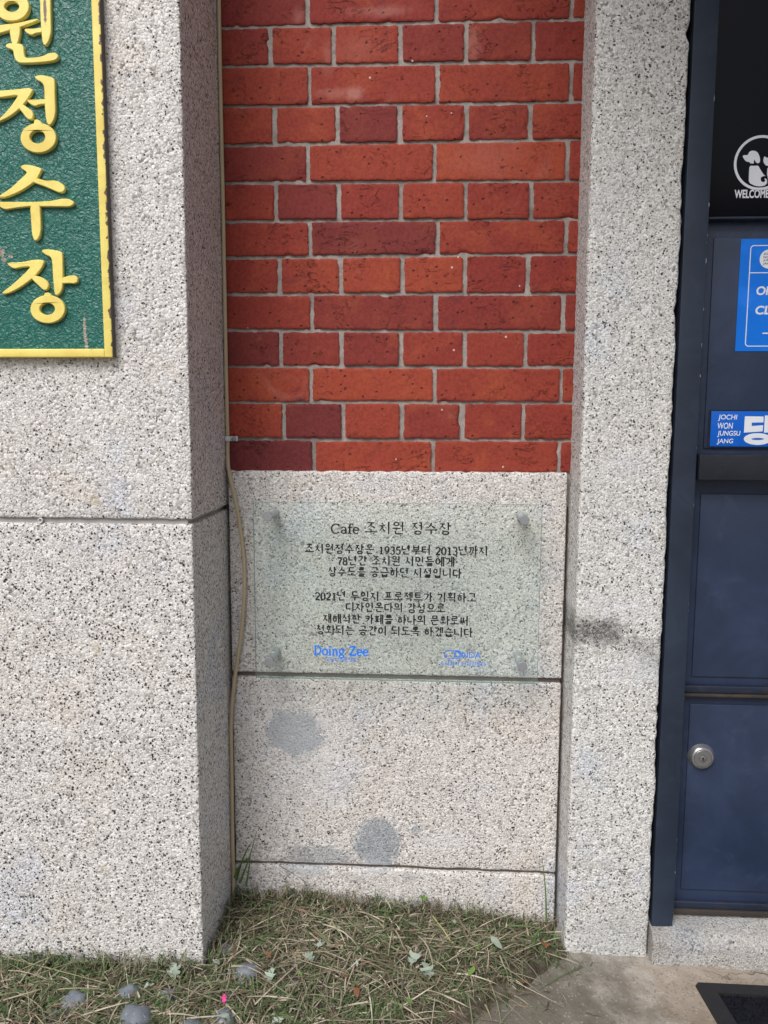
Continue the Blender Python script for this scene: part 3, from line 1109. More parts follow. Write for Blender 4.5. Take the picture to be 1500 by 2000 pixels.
b = MB()
PF = PYY - .0008
a0x = pxl + .0165
ix1 = pxl + PW - .0165
za, zb3 = U(1470, 479, PYY)[1], U(1460, 677, PYY)[1]
lw = .0016
b.prism([rrect(a0x, ix1, zb3, za, .006), rrect(a0x + lw, ix1 - lw, zb3 + lw, za - lw, .0045)[::-1]], PF - .0001, PF + .0001)
zl_ = U(1466, 533, PYY)[1]
b.box(a0x + lw, ix1 - lw, PF - .0001, PF + .0001, zl_ - lw / 2, zl_ + lw / 2)
zd = U(1494, 651, PYY)[1]
xd = U(1489, 651, PYY)[0]
b.box(xd, xd + .010, PF - .0001, PF + .0001, zd - .0011, zd + .0011)
b.build('border_lines', M_WHITEV, po)
ccx, ccz = U(1502, 506, PYY)
b = MB()
b.prism([ell(ccx, ccz, .0165, .0165, 48)], PF - .0001, PF + .0001)
bd = b.build('round_badge', M_WHITEV, po)
for i, (w_, tx) in enumerate((('JOCHI', .020), ('WON', .014), ('JUNGSU', .023), ('JANG', .016))):
    font_mesh(tx and w_, ccx - .0105, ccx - .0105 + tx, ccz + .0085 - i * .0056, .0042, PF - .0003, M_BLACK, 'lettering', bd, shear=.15, bold=.01)
x0, x1, z, h = pxline(1477, 1536, 568, 16, PYY)
font_mesh('OPEN', x0, x1, z, h, PF - .0001, M_WHITEV, 'lettering', po, shear=.12, bold=.03)
x0, x1, z, h = pxline(1475, 1550, 606, 16, PYY)
font_mesh('CLOSE', x0, x1, z, h, PF - .0001, M_WHITEV, 'lettering', po, shear=.12, bold=.03)

# blue pull plate
x0_, z1_ = U(1389, 803, PYY)
_, z0_ = U(1388, 872, PYY)
pl = empty('door_plate', (x0_ + .1, PYY, z0_), 'small blue plate with white lettering above the dark door bar', 'sign')
b = MB()
b.box(x0_ - .004, x0_ + .20, PYY - .0002, PYY + .0005, z0_ - .003, z1_ + .002)
b.build('backing', M_BAR, pl)
b = MB()
b.box(x0_, x0_ + .196, PYY - .002, PYY - .0003, z0_, z1_, bev=.0005)
b.build('plate', M_PLATE, pl, smooth=40)
PP = PYY - .0023


def plz(pts):
    return [U(1360 + x / 10, 760 + y / 10, PP) for x, y in pts]


b = MB()
b.prism([plz([(950, 530), (1315, 535), (1310, 650), (1085, 655), (1080, 720), (1305, 705), (1295, 825), (930, 850)])], PP, PP + .0003)
b.prism([plz([(1340, 515), (1445, 515), (1440, 630), (1530, 630), (1525, 730), (1436, 730), (1430, 850), (1320, 850)])], PP, PP + .0003)
b.prism([plz(ell(1198, 975, 270, 115)), plz(ell(1198, 974, 122, 21))[::-1]], PP, PP + .0003)
b.build('syllable', M_WHITEV, pl)
for (w_, a, c, y, hh) in (('JOCHI', 1402.5, 1440, 816, 12), ('WON', 1401.5, 1431.5, 831.5, 11.5), ('JUNGSU', 1401, 1446, 847.5, 12), ('JANG', 1400, 1432, 862.5, 11)):
    x0, x1, z, h = pxline(a, c, y, hh, PP)
    font_mesh(w_, x0, x1, z, h, PP, M_WHITEV, 'lettering', pl, shear=.1, bold=.012)

# ------------------------------------------------------------------ green signboard
SGY = -.2475
sgx1, sgz0 = U(207, 350, SGY)[0], U(110, 697.5, SGY)[1]
sgx0 = sgx1 - .262
sg = empty('green_signboard', (-.637, SGY + .02, sgz0), 'tall green signboard with raised yellow letters and rim on the left pillar', 'signboard')
RW = .0135
b = MB()
b.box(sgx0 + RW * .6, sgx1 - RW * .6, SGY + .0062, LY - .002, sgz0 + RW * .6, 2.1)
b.build('board', M_GREEN, sg)
b = MB()
b.box(sgx1 - RW, sgx1, SGY, LY - .0015, sgz0, 2.1, bev=.0015)
b.box(sgx0, sgx0 + RW, SGY, LY - .0015, sgz0, 2.1, bev=.0015)
b.box(sgx0 + RW + .0002, sgx1 - RW - .0002, SGY + .0004, LY - .0015, sgz0 + .0001, sgz0 + RW, bev=.0015)
rimo = b.build('rim', [M_YELLOW, M_SIGNSIDE], sg, smooth=40)
for p in rimo.data.polygons:      # dark brown right-hand edge of the rim
    c_ = p.center
    if c_.x > sgx1 - .0008 and c_.y > SGY + .003:
        p.material_index = 1


def z1c(pts):
    return [U(x / 6.25, y / 6.25, SGY) for x, y in pts]


def z2c(pts):
    return [U(x / 4.7625, 300 + y / 4.7625, SGY) for x, y in pts]


LETTERS = [
    (z1c, [[(-110, 325), (0, 300), (200, 280), (430, 225), (465, 230), (465, 250), (240, 335), (100, 375), (0, 405), (-110, 440), (-150, 400)],
           [(110, 350), (248, 320), (245, 400), (235, 460), (210, 540), (150, 545), (130, 480)],
           [(440, -180), (520, -200), (612, -170), (615, 0), (622, 250), (625, 380), (600, 500), (552, 560), (520, 530), (505, 400), (492, 200), (485, -120)],
           [(520, 335), (400, 350), (310, 348), (292, 365), (330, 410), (390, 432), (440, 405), (520, 398)],
           [(65, 560), (90, 530), (180, 530), (260, 535), (290, 570), (295, 660), (305, 705), (400, 705), (510, 690), (590, 650), (660, 640), (710, 670), (710, 710), (660, 745), (500, 765), (250, 775), (195, 745), (170, 680), (160, 610), (90, 590)]],
     [((147, 85, 210, 178), (146, 84, 90, 60))]),
    (z1c, [[(-60, 1108), (0, 1105), (230, 1085), (340, 1070), (390, 1085), (400, 1105), (330, 1220), (240, 1325), (120, 1420), (0, 1480), (-70, 1505), (-60, 1475), (0, 1440), (120, 1310), (185, 1215), (220, 1158), (100, 1175), (0, 1190), (-40, 1180)],
           [(262, 1262), (340, 1315), (390, 1350), (408, 1400), (395, 1450), (360, 1462), (320, 1440), (270, 1370), (225, 1320)],
           [(325, 1215), (430, 1215), (560, 1208), (560, 1270), (490, 1275), (430, 1297), (380, 1280), (330, 1235)],
           [(420, 945), (450, 920), (520, 915), (640, 945), (670, 975), (672, 1200), (680, 1350), (665, 1450), (625, 1520), (590, 1528), (565, 1480), (545, 1300), (540, 1060), (515, 1010), (450, 975)],
           [(415, 1465), (450, 1455), (500, 1480), (515, 1530), (415, 1530)]],
     [((470, 1685, 218, 182), (460, 1674, 93, 79))]),
    (z2c, [[(188, 122), (210, 102), (280, 105), (370, 130), (388, 150), (340, 240), (300, 278), (180, 355), (60, 405), (0, 412), (-25, 402), (0, 385), (100, 320), (200, 225), (248, 180), (240, 165), (200, 140)],
           [(325, 222), (420, 252), (500, 248), (550, 260), (600, 300), (605, 335), (580, 362), (540, 360), (430, 310), (290, 262)],
           [(-30, 450), (0, 448), (300, 450), (480, 440), (570, 418), (640, 420), (685, 445), (688, 470), (650, 495), (500, 492), (380, 493), (280, 490), (150, 505), (50, 522), (10, 505), (-30, 470)],
           [(278, 470), (372, 470), (378, 600), (382, 700), (370, 770), (340, 812), (315, 805), (297, 750), (288, 620)]], []),
    (z2c, [[(55, 1015), (200, 1010), (320, 985), (395, 988), (412, 1005), (390, 1060), (325, 1140), (290, 1170), (180, 1250), (80, 1300), (25, 1308), (15, 1292), (100, 1230), (200, 1140), (260, 1080), (280, 1050), (200, 1055), (130, 1072), (90, 1050)],
           [(318, 1132), (390, 1150), (440, 1190), (455, 1225), (440, 1265), (405, 1272), (360, 1230), (285, 1158)],
           [(382, 905), (410, 890), (480, 892), (565, 910), (582, 930), (585, 1100), (583, 1250), (560, 1300), (525, 1322), (505, 1300), (492, 1150), (485, 1000), (470, 960), (420, 940)],
           [(570, 1158), (640, 1135), (700, 1133), (725, 1160), (722, 1195), (690, 1210), (640, 1205), (570, 1210)],
           [(410, 1300), (450, 1290), (475, 1310), (482, 1340), (412, 1340)]],
     [((445, 1448, 161, 131), (441, 1446, 71, 55))]),
]
for fn, polys, rings in LETTERS:
    b = MB()
    for i, p in enumerate(polys):
        b.prism([smooth_loop(fn(p), 2)], SGY - .0002 * i, SGY + .0060, bev=.0010)
    for (o_, i_) in rings:
        b.prism([fn(ell(*o_)), fn(ell(*i_))[::-1]], SGY - .0013, SGY + .0060, bev=.0010)
    b.build('letter', M_YELLOW, sg, smooth=40)


# ------------------------------------------------------------------ Hangul and serif figures for the plaque, stroke by stroke
TH, TV = .056, .080      # hair and stem widths in em


class Pen:
    def __init__(s, mb_, x, z, sz, Y, sx=1.0, wt=1.0):
        s.m, s.x, s.z, s.s, s.Y, s.sx, s.wt = mb_, x, z, sz, Y, sx, wt
        s.k = 0

    def poly(s, pts):
        s.k += 1
        y = s.Y - .000012 * (s.k % 23)
        s.m.add([(s.x + p[0] * s.s * s.sx, y, s.z + p[1] * s.s) for p in pts], [tuple(range(len(pts)))])

    def line(s, pts, w):
        w = w if isinstance(w, (list, tuple)) else [w] * len(pts)
        w = [a * s.wt for a in w]
        for i in range(len(pts) - 1):
            (x0, y0), (x1, y1) = pts[i], pts[i + 1]
            L = math.hypot(x1 - x0, y1 - y0) or 1
            nx_, ny_ = -(y1 - y0) / L / 2, (x1 - x0) / L / 2
            s.poly([(x0 + nx_ * w[i], y0 + ny_ * w[i]), (x0 - nx_ * w[i], y0 - ny_ * w[i]), (x1 - nx_ * w[i + 1], y1 - ny_ * w[i + 1]), (x1 + nx_ * w[i + 1], y1 + ny_ * w[i + 1])])

    def h(s, x0, x1, y):
        s.line([(x0, y), (x1, y)], TH)
        s.poly([(x1 - .07, y + TH * .5), (x1 + .005, y - TH * .5), (x1 - .02, y + TH * 1.3)])

    def v(s, x, y1, y0, w=TV):
        s.line([(x, y1), (x, y0)], [w, w * .8])
        s.poly([(x - w * .5, y1), (x - w * 1.35, y1 + .025), (x - w * .5, y1 - .05)])

    def ring(s, cx_, cy_, rx, ry, n=18, a0=0, a1=360, wv=TV, wh=TH):
        pts, ws = [], []
        for i in range(n + 1):
            a = math.radians(a0 + (a1 - a0) * i / n)
            pts.append((cx_ + rx * math.cos(a), cy_ + ry * math.sin(a)))
            ws.append(wh + (wv - wh) * abs(math.cos(a)))
        s.line(pts, ws)


CHO = 'ㄱㄲㄴㄷㄸㄹㅁㅂㅃㅅㅆㅇㅈㅉㅊㅋㅌㅍㅎ'
JUNG = 'ㅏㅐㅑㅒㅓㅔㅕㅖㅗㅘㅙㅚㅛㅜㅝㅞㅟㅠㅡㅢㅣ'
JONG = ['', 'ㄱ', 'ㄲ', 'ㄳ', 'ㄴ', 'ㄵ', 'ㄶ', 'ㄷ', 'ㄹ', 'ㄺ', 'ㄻ', 'ㄼ', 'ㄽ', 'ㄾ', 'ㄿ', 'ㅀ', 'ㅁ', 'ㅂ', 'ㅄ', 'ㅅ', 'ㅆ', 'ㅇ', 'ㅈ', 'ㅊ', 'ㅋ', 'ㅌ', 'ㅍ', 'ㅎ']


def cons(P, c, x0, x1, y0, y1, side=False):
    X = lambda u: x0 + (x1 - x0) * u
    Yv = lambda v: y0 + (y1 - y0) * v
    dbl = {'ㄲ': 'ㄱ', 'ㄸ': 'ㄷ', 'ㅃ': 'ㅂ', 'ㅆ': 'ㅅ', 'ㅉ': 'ㅈ'}
    if c in dbl:
        m_ = (x0 + x1) / 2
        cons(P, dbl[c], x0, m_ - .02, y0, y1, side)
        cons(P, dbl[c], m_ + .02, x1, y0, y1, side)
        return
    if c in 'ㄱㅋ':
        P.h(X(0), X(1), Yv(.95))
        if side:
            P.line([(X(.95), Yv(.97)), (X(.86), Yv(.5)), (X(.5), Yv(.15)), (X(.15), Yv(-.02))], [TV, TV * .9, TV * .6, TV * .25])
        else:
            P.line([(X(.97), Yv(.97)), (X(.93), Yv(0))], [TV, TV * .8])
        if c == 'ㅋ':
            P.h(X(.1), X(.85), Yv(.55))
    elif c == 'ㄴ':
        P.v(X(.06), Yv(1), Yv(.1))
        P.line([(X(.06), Yv(.1)), (X(1), Yv(.16))], [TH * 1.1, TH])
    elif c in 'ㄷㅌ':
        P.h(X(0), X(.95), Yv(.95))
        P.line([(X(.07), Yv(.95)), (X(.07), Yv(.08))], TV)
        P.line([(X(.07), Yv(.08)), (X(1), Yv(.14))], [TH * 1.1, TH])
        if c == 'ㅌ':
            P.h(X(.07), X(.9), Yv(.53))
    elif c == 'ㄹ':
        P.h(X(.05), X(.93), Yv(.96))
        P.line([(X(.91), Yv(.96)), (X(.91), Yv(.53))], TV)
        P.h(X(.06), X(.93), Yv(.53))
        P.line([(X(.07), Yv(.53)), (X(.07), Yv(.08))], TV)
        P.line([(X(.07), Yv(.08)), (X(1), Yv(.12))], TH)
    elif c == 'ㅁ':
        P.v(X(.08), Yv(.98), Yv(0))
        P.h(X(.08), X(.92), Yv(.93))
        P.line([(X(.92), Yv(.95)), (X(.92), Yv(0))], TV)
        P.line([(X(.08), Yv(.06)), (X(.92), Yv(.06))], TH)
    elif c == 'ㅂ':
        P.v(X(.08), Yv(1), Yv(0))
        P.v(X(.92), Yv(1), Yv(0))
        P.line([(X(.08), Yv(.52)), (X(.92), Yv(.52))], TH)
        P.line([(X(.08), Yv(.06)), (X(.92), Yv(.06))], TH)
    elif c == 'ㅅ':
        P.line([(X(.52), Yv(1.02)), (X(.42), Yv(.55)), (X(0), Yv(0))], [TV, TV * .9, TV * .3])
        P.line([(X(.46), Yv(.6)), (X(.7), Yv(.3)), (X(1), Yv(.05))], [TV * .3, TV * .8, TV])
    elif c in 'ㅈㅊ':
        t_ = .9
        if c == 'ㅊ':
            P.line([(X(.42), Yv(1.08)), (X(.6), Yv(.95))], [TV * .8, TV])
            t_ = .74
        P.h(X(.05), X(.95), Yv(t_))
        P.line([(X(.6), Yv(t_)), (X(.42), Yv(t_ * .5)), (X(0), Yv(0))], [TV, TV * .8, TV * .3])
        P.line([(X(.46), Yv(t_ * .55)), (X(.7), Yv(.25)), (X(1), Yv(.02))], [TV * .3, TV * .8, TV])
    elif c == 'ㅇ':
        P.ring((x0 + x1) / 2, (y0 + y1) / 2, (x1 - x0) * .42, (y1 - y0) * .46)
    elif c == 'ㅎ':
        P.line([(X(.4), Yv(1.08)), (X(.58), Yv(.98))], [TV * .8, TV])
        P.h(X(.03), X(.97), Yv(.78))
        P.ring((x0 + x1) / 2, Yv(.3), (x1 - x0) * .34, (y1 - y0) * .3)
    elif c == 'ㅍ':
        P.h(X(0), X(1), Yv(.93))
        P.line([(X(.3), Yv(.93)), (X(.34), Yv(.1))], TV * .9)
        P.line([(X(.7), Yv(.93)), (X(.66), Yv(.1))], TV * .9)
        P.h(X(-.02), X(1.02), Yv(.08))


def vert(P, v, x, y1, y0, hx=.12):
    m_ = (y1 + y0) / 2 + (y1 - y0) * .04
    if v in 'ㅏㅑㅐ':
        P.v(x - (.1 if v == 'ㅐ' else 0), y1, y0)
        if v == 'ㅑ':
            P.line([(x, m_ + .1), (x + hx, m_ + .1)], TH * 1.2)
            P.line([(x, m_ - .1), (x + hx, m_ - .1)], TH * 1.2)
        elif v == 'ㅏ':
            P.line([(x, m_), (x + hx + .09, m_ + .01)], [TH, TH * 1.5])
        else:
            P.line([(x - .1, m_), (x + .08, m_)], TH)
            P.v(x + .1, y1, y0)
    elif v in 'ㅓㅕㅔㅖ':
        xx = x - (.09 if v in 'ㅔㅖ' else 0)
        if v in 'ㅕㅖ':
            P.line([(xx - .17, m_ + .1), (xx, m_ + .1)], TH * 1.1)
            P.line([(xx - .17, m_ - .06), (xx, m_ - .06)], TH * 1.1)
        else:
            P.line([(xx - .18, m_), (xx, m_)], TH * 1.1)
        P.v(xx, y1, y0)
        if v in 'ㅔㅖ':
            P.v(x + .1, y1, y0)
    else:
        P.v(x, y1, y0)


def syllable(P, ch):
    n = ord(ch) - 0xAC00
    c, v, j = CHO[n // 588], JUNG[(n % 588) // 28], JONG[n % 28]
    comp = {'ㅘ': 'ㅗㅏ', 'ㅚ': 'ㅗㅣ', 'ㅝ': 'ㅜㅓ', 'ㅢ': 'ㅡㅣ', 'ㅟ': 'ㅜㅣ'}
    if v in comp:
        a, b_ = comp[v]
        if j:
            cons(P, c, .1, .56, .66, .95)
            hy = .46
            P.h(.03, .66, hy)
            if a == 'ㅗ':
                P.line([(.33, hy), (.33, hy + .14)], TV * .8)
            if a == 'ㅜ':
                P.line([(.33, hy), (.31, hy - .14)], TV * .8)
            vert(P, b_, .8, .98, .34 if a != 'ㅜ' else .27)
            cons(P, j, .22, .84, .0, .25)
        else:
            cons(P, c, .1, .56, .52, .92)
            hy = .24 if a == 'ㅗ' else .34
            P.h(.02, .66, hy)
            if a == 'ㅗ':
                P.line([(.33, hy), (.33, hy + .2)], TV * .8)
            if a == 'ㅜ':
                P.line([(.33, hy), (.3, hy - .26)], TV * .8)
            vert(P, b_, .82, .98, -.02)
    elif v in 'ㅗㅛㅜㅠㅡ':
        if j:
            cons(P, c, .24, .76, .66, .95)
            hy = .48
            P.h(.04, .96, hy)
            if v == 'ㅗ':
                P.line([(.5, hy), (.5, hy + .14)], TV * .8)
            if v == 'ㅜ':
                P.line([(.5, hy), (.5, hy - .13)], TV * .8)
            cons(P, j, .22, .78, .0, .30)
        else:
            hy = {'ㅗ': .16, 'ㅛ': .16, 'ㅜ': .36, 'ㅠ': .36, 'ㅡ': .18}[v]
            cons(P, c, .2, .8, .48 if v != 'ㅡ' else .38, .93)
            P.h(.02, .98, hy)
            if v == 'ㅗ':
                P.line([(.5, hy), (.5, hy + .24)], TV * .8)
            if v == 'ㅜ':
                P.line([(.5, hy), (.48, hy - .34)], TV * .9)
    else:
        xs = .74 if v == 'ㅏ' else .8
        if j:
            cons(P, c, .08, .5, .46, .9, True)
            vert(P, v, xs, .98, .36)
            cons(P, j, .24, .82, .0, .28)
        else:
            cons(P, c, .06, .52, .2, .82, True)
            vert(P, v, xs, .98, -.02)


def figure(P, c):
    """serif Latin letters and figures on a 0..~.6 wide, 0..0.8 high cell; returns the advance"""
    r = P.ring
    if c == '0':
        r(.27, .38, .2, .38)
        return .56
    if c == '1':
        P.line([(.28, 0), (.28, .76)], TV)
        P.line([(.12, .62), (.28, .74)], TH)
        P.line([(.12, .02), (.44, .02)], TH)
        return .56
    if c == '2':
        r(.27, .54, .19, .22, 12, 165, -25)
        P.line([(.44, .45), (.08, .03)], [TV, TH])
        P.line([(.06, .03), (.48, .03)], TH * 1.5)
        return .56
    if c == '3':
        r(.25, .57, .17, .19, 12, 150, -85)
        r(.25, .19, .2, .20, 14, 88, -155)
        return .56
    if c == '5':
        P.line([(.12, .72), (.44, .74)], TH * 1.5)
        P.line([(.12, .74), (.1, .4)], TH)
        r(.25, .23, .21, .24, 14, 130, -155)
        return .56
    if c == '7':
        P.line([(.06, .72), (.49, .72)], TH * 1.5)
        P.line([(.48, .72), (.3, .3), (.24, 0)], [TH, TV, TV])
        return .56
    if c == '8':
        r(.27, .57, .16, .19)
        r(.27, .19, .2, .2)
        return .56
    if c == '9':
        r(.27, .52, .19, .24)
        P.line([(.46, .5), (.4, .18), (.12, .0)], [TV, TV * .8, TH])
        return .56
    if c == 'C':
        r(.36, .38, .3, .38, 20, 45, 320)
        P.line([(.6, .58), (.6, .76)], TH)
        return .7
    if c == 'D':
        P.line([(.14, 0), (.14, .76)], TV)
        r(.22, .38, .38, .37, 16, 90, -90)
        P.line([(.04, .74), (.24, .74)], TH)
        P.line([(.04, .02), (.24, .02)], TH)
        return .7
    if c == 'Z':
        P.line([(.08, .73), (.56, .73)], TH * 1.4)
        P.line([(.54, .73), (.08, .03)], TV)
        P.line([(.06, .03), (.58, .03)], TH * 1.4)
        P.line([(.08, .73), (.06, .56)], TH)
        P.line([(.58, .03), (.6, .2)], TH)
        return .66
    if c == 'a':
        r(.24, .36, .16, .16, 8, 160, 0)
        P.line([(.4, .36), (.4, .06), (.48, .03)], [TV, TV, TH])
        r(.24, .14, .16, .14)
        return .5
    if c == 'e':
        r(.26, .25, .2, .25, 16, 0, 315)
        P.line([(.06, .27), (.46, .27)], TH)
        return .52
    if c == 'o':
        r(.27, .25, .22, .25)
        return .56
    if c == 'f':
        P.line([(.18, 0), (.18, .6)], TV)
        r(.32, .6, .14, .18, 8, 180, 40)
        P.line([(.04, .48), (.36, .48)], TH)
        P.line([(.06, .02), (.32, .02)], TH)
        return .38
    if c == 'i':
        P.line([(.14, 0), (.14, .5)], TV)
        P.line([(.14, .64), (.14, .76)], TV * 1.3)
        P.line([(.04, .48), (.14, .48)], TH)
        P.line([(.04, .02), (.24, .02)], TH)
        return .3
    if c == 'n':
        P.line([(.14, 0), (.14, .5)], TV)
        r(.29, .32, .15, .18, 8, 180, 0)
        P.line([(.44, .32), (.44, 0)], TV)
        P.line([(.04, .48), (.14, .48)], TH)
        P.line([(.04, .02), (.24, .02)], TH)
        P.line([(.35, .02), (.54, .02)], TH)
        return .6
    if c == 'g':
        r(.24, .32, .17, .18)
        r(.25, -.08, .2, .13)
        P.line([(.14, .18), (.1, .08), (.25, .05)], TH)
        P.line([(.4, .46), (.5, .5)], TH * 1.3)
        return .54
    if c == '.':
        P.poly([(.06, .0), (.14, .0), (.14, .08), (.06, .08)])
        return .3
    return .34


def write(text, px0, px1, py, hpx, Y, mat, parent, wt=1.0):
    xa, z = U(px0, py, Y)
    xb, _ = U(px1, py, Y)
    em = hpx * (1.5 + Y) / 1500
    adv = []
    for ch in text:
        if 0xAC00 <= ord(ch) <= 0xD7A3:
            adv.append(1.0)
        else:
            adv.append(figure(Pen(MB(), 0, 0, 1, 0), ch) if ch != ' ' else .36)
    sx = (xb - xa) / (sum(adv) * em)
    m = MB()
    x = xa
    for ch, a in zip(text, adv):
        P = Pen(m, x, z - em * .46, em, Y, sx * (.94 if a == 1.0 else 1), wt)
        if ch != ' ':
            if a == 1.0 and ord(ch) >= 0xAC00:
                syllable(P, ch)
            else:
                figure(P, ch)
        x += a * em * sx
    return m.build('lettering', mat, parent)


# ------------------------------------------------------------------ glass plaque
GYF, GT = -.082, .009
gx0 = (U(495, 981, GYF)[0] + U(498, 1322, GYF)[0]) / 2
gx1 = (U(1060.5, 986, GYF)[0] + U(1049, 1337, GYF)[0]) / 2
gz1 = (U(495, 981.5, GYF)[1] + U(1060, 985.5, GYF)[1]) / 2
gz0 = (U(498, 1323, GYF)[1] + U(1049, 1337.5, GYF)[1]) / 2
gp = empty('glass_plaque', ((gx0 + gx1) / 2, GYF, gz0), 'clear greenish glass plaque with black Korean text on steel standoffs', 'plaque')
b = MB()
v = [(x, y, z) for x in (gx0, gx1) for y in (GYF, GYF + GT) for z in (gz0, gz1)]
b.add(v, [(0, 4, 5, 1), (2, 3, 7, 6)], 0)
b.add(v, [(0, 1, 3, 2), (4, 6, 7, 5), (0, 2, 6, 4), (1, 5, 7, 3)], 1)
b.build('glass_sheet', [M_GLASS, M_GEDGE], gp)
for (px, py) in ((522, 1009), (1025, 1016), (525, 1293), (1020, 1302)):
    c_ = U(px, py, GYF - .006)
    b = MB()
    b.lathe(c_, [(.0078, PY + .002), (.0078, GYF + GT + .0245), (.0068, GYF + GT + .024), (.0068, GYF + GT + .0225), (.0076, GYF + GT + .022), (.0076, GYF + GT + .0002)], 28)
    s_ = b.build('standoff', M_BARREL, gp, smooth=40)
    b = MB()
    b.lathe(c_, [(.0088, GYF - .0002), (.0088, GYF - .0055), (.0082, GYF - .0062), (.0076, GYF - .0062)], 28)
    b.build('cap', M_CAP, s_, smooth=40)
TY = GYF - .0004
for (tx, a, c, y, h_, wt_) in (
        ('Cafe 조치원 정수장', 646, 884, 1030.5, 25, 1.6),
        ('조치원정수장은 1935년부터 2013년까지', 595, 955, 1071.5, 19.5, 2.1),
        ('78년간 조치원 시민들에게', 658, 889, 1094.5, 19.5, 2.1),
        ('상수도를 공급하던 시설입니다.', 640, 909, 1116.5, 19.5, 2.1),
        ('2021년 두잉지 프로젝트가 기획하고', 615, 932, 1163, 19.5, 2.1),
        ('디자인온다의 감성으로', 675, 871, 1185.5, 19.5, 2.1),
        ('재해석한 카페를 하나의 문화로써', 630, 917, 1208, 19.5, 2.1),
        ('정화되는 공간이 되도록 하겠습니다.', 617, 931, 1230, 19.5, 2.1)):
    write(tx, a, c, y, h_, TY, M_BLACK, gp, wt_)
write('Doing Zee', 613, 720, 1268, 25, TY, M_BLUEP, gp, 1.9)
write('두잉지프로젝트', 636, 698, 1288, 9.5, TY, M_BLUEP, gp, 1.7)
write('주식회사 디자인온다', 859, 950, 1296, 10.5, TY, M_BLUEP, gp, 1.7)
x0, x1, z, h = pxline(903, 939, 1279, 13, TY)
font_mesh('NDA', x0, x1, z, h, TY, M_BLUEP, 'lettering', gp)
b = MB()
k_ = (1.5 + TY) / 1500
xa, za_ = U(867, 1278, TY)
xb, _ = U(902, 1278, TY)
rr = 8.6 * k_
b.prism([rrect(xa, xb, za_ - rr, za_ + rr, rr * .98, 10), rrect(xa + 1.6 * k_, xb - 1.6 * k_, za_ - rr + 1.6 * k_, za_ + rr - 1.6 * k_, rr * .8, 10)[::-1]], TY, TY + .0002)
xo, zo = U(893, 1278, TY)
b.prism([ell(xo, zo, rr * .8, rr * .8, 28), ell(xo, zo, rr * .55, rr * .55, 28)[::-1]], TY - .00005, TY + .0002)
b.build('emblem', M_BLUEP, gp)

# ------------------------------------------------------------------ cable and its clip
cp = [(416, -120, -.009), (418, 0, -.009), (422, 150, -.010), (426, 300, -.009), (430, 420, -.008), (433, 560, -.0085), (436, 700, -.009), (437, 800, -.008), (437.5, 855, -.007), (440, 885, -.009), (447, 920, -.018),
      (456, 960, -.02), (465, 1005, -.021), (473, 1060, -.021), (477.5, 1120, -.022), (476, 1180, -.023), (470, 1245, -.024), (462, 1300, -.024), (455, 1355, -.024), (448, 1410, -.024), (443, 1480, -.026), (441, 1560, -.028), (443, 1640, -.03), (446, 1700, -.03), (449, 1765, -.03), (451, 1800, -.03)]
pts = []
for px, py, y in cp:
    x, z = U(px, py, y)
    pts.append(Vector((max(x, LX + .0050), y, z)))
x, y_, z = pts[0]
pts = [Vector((x, y_, 2.5))] + pts


def cat(P, n=6):
    out = []
    for i in range(len(P) - 1):
        p0, p1, p2, p3 = P[max(i - 1, 0)], P[i], P[i + 1], P[min(i + 2, len(P) - 1)]
        for k in range(n):
            t = k / n
            out.append(.5 * ((2 * p1) + (-p0 + p2) * t + (2 * p0 - 5 * p1 + 4 * p2 - p3) * t * t + (-p0 + 3 * p1 - 3 * p2 + p3) * t ** 3))
    return out + [P[-1]]


b = MB()
b.tube(cat(pts), .0038, 12)
tag(b.build('cable', M_CABLE, smooth=60), 'beige cable running down the corner of the bricks and the left pillar', 'cable')
x, z = U(437.5, 857, -.008)
x = max(x, LX + .005)
cl = empty('cable_clip', (x, -.006, z), 'small grey clip screwed over the beige cable near the lowest bricks', 'clip')
b = MB()
arc = [(x + .0056 * math.cos(a), -.008 + .0056 * math.sin(a) * -1) for a in [math.pi * i / 10 for i in range(11)]]
prof = [(arc[i][0], -.008 - abs(arc[i][1] + .008)) for i in range(11)]
out_ = [(px + 0, py) for px, py in prof]
vv = []
for (px, py) in [(x + .019, -.0034), (x + .0064, -.0034)] + out_ + [(x - .0056, .002)]:
    vv += [(px, py, z - .0048), (px, py, z + .0048)]
b.add(vv, [(2 * i, 2 * i + 1, 2 * i + 3, 2 * i + 2) for i in range(len(vv) // 2 - 1)])
o = b.build('strap', m_plain('grey_plastic', (.62, .63, .65), .4, .4), cl, smooth=60)
md = o.modifiers.new('thick', 'SOLIDIFY')
md.thickness = .001
b = MB()
b.lathe((x + .0118, z - .0003), [(.0044, -.004), (.0044, -.0065), (.0034, -.0082), (.0018, -.0084), (.0014, -.0066)], 20)
b.build('screw', M_STEEL, cl, smooth=40)

# ------------------------------------------------------------------ door mat
mt = empty('door_mat', (.75, -.35, PAVE_Z), 'black door mat with a rubber rim on the concrete before the door', 'doormat')
mz = PAVE_Z + .005
c0 = Vector((*G(1357, 1915, mz + .006), 0))
c1 = Vector((*G(1408, 2000, mz + .006), 0))
ex = (Vector((*G(1500, 1922, mz + .006), 0)) - c0).normalized()
ey = (c1 - c0).normalized()
BW = .028
b = MB()
L1, L2 = .75, .46


def mp(u, v, z):
    q = c0 + ex * u + ey * v
    return (q.x, q.y, z)


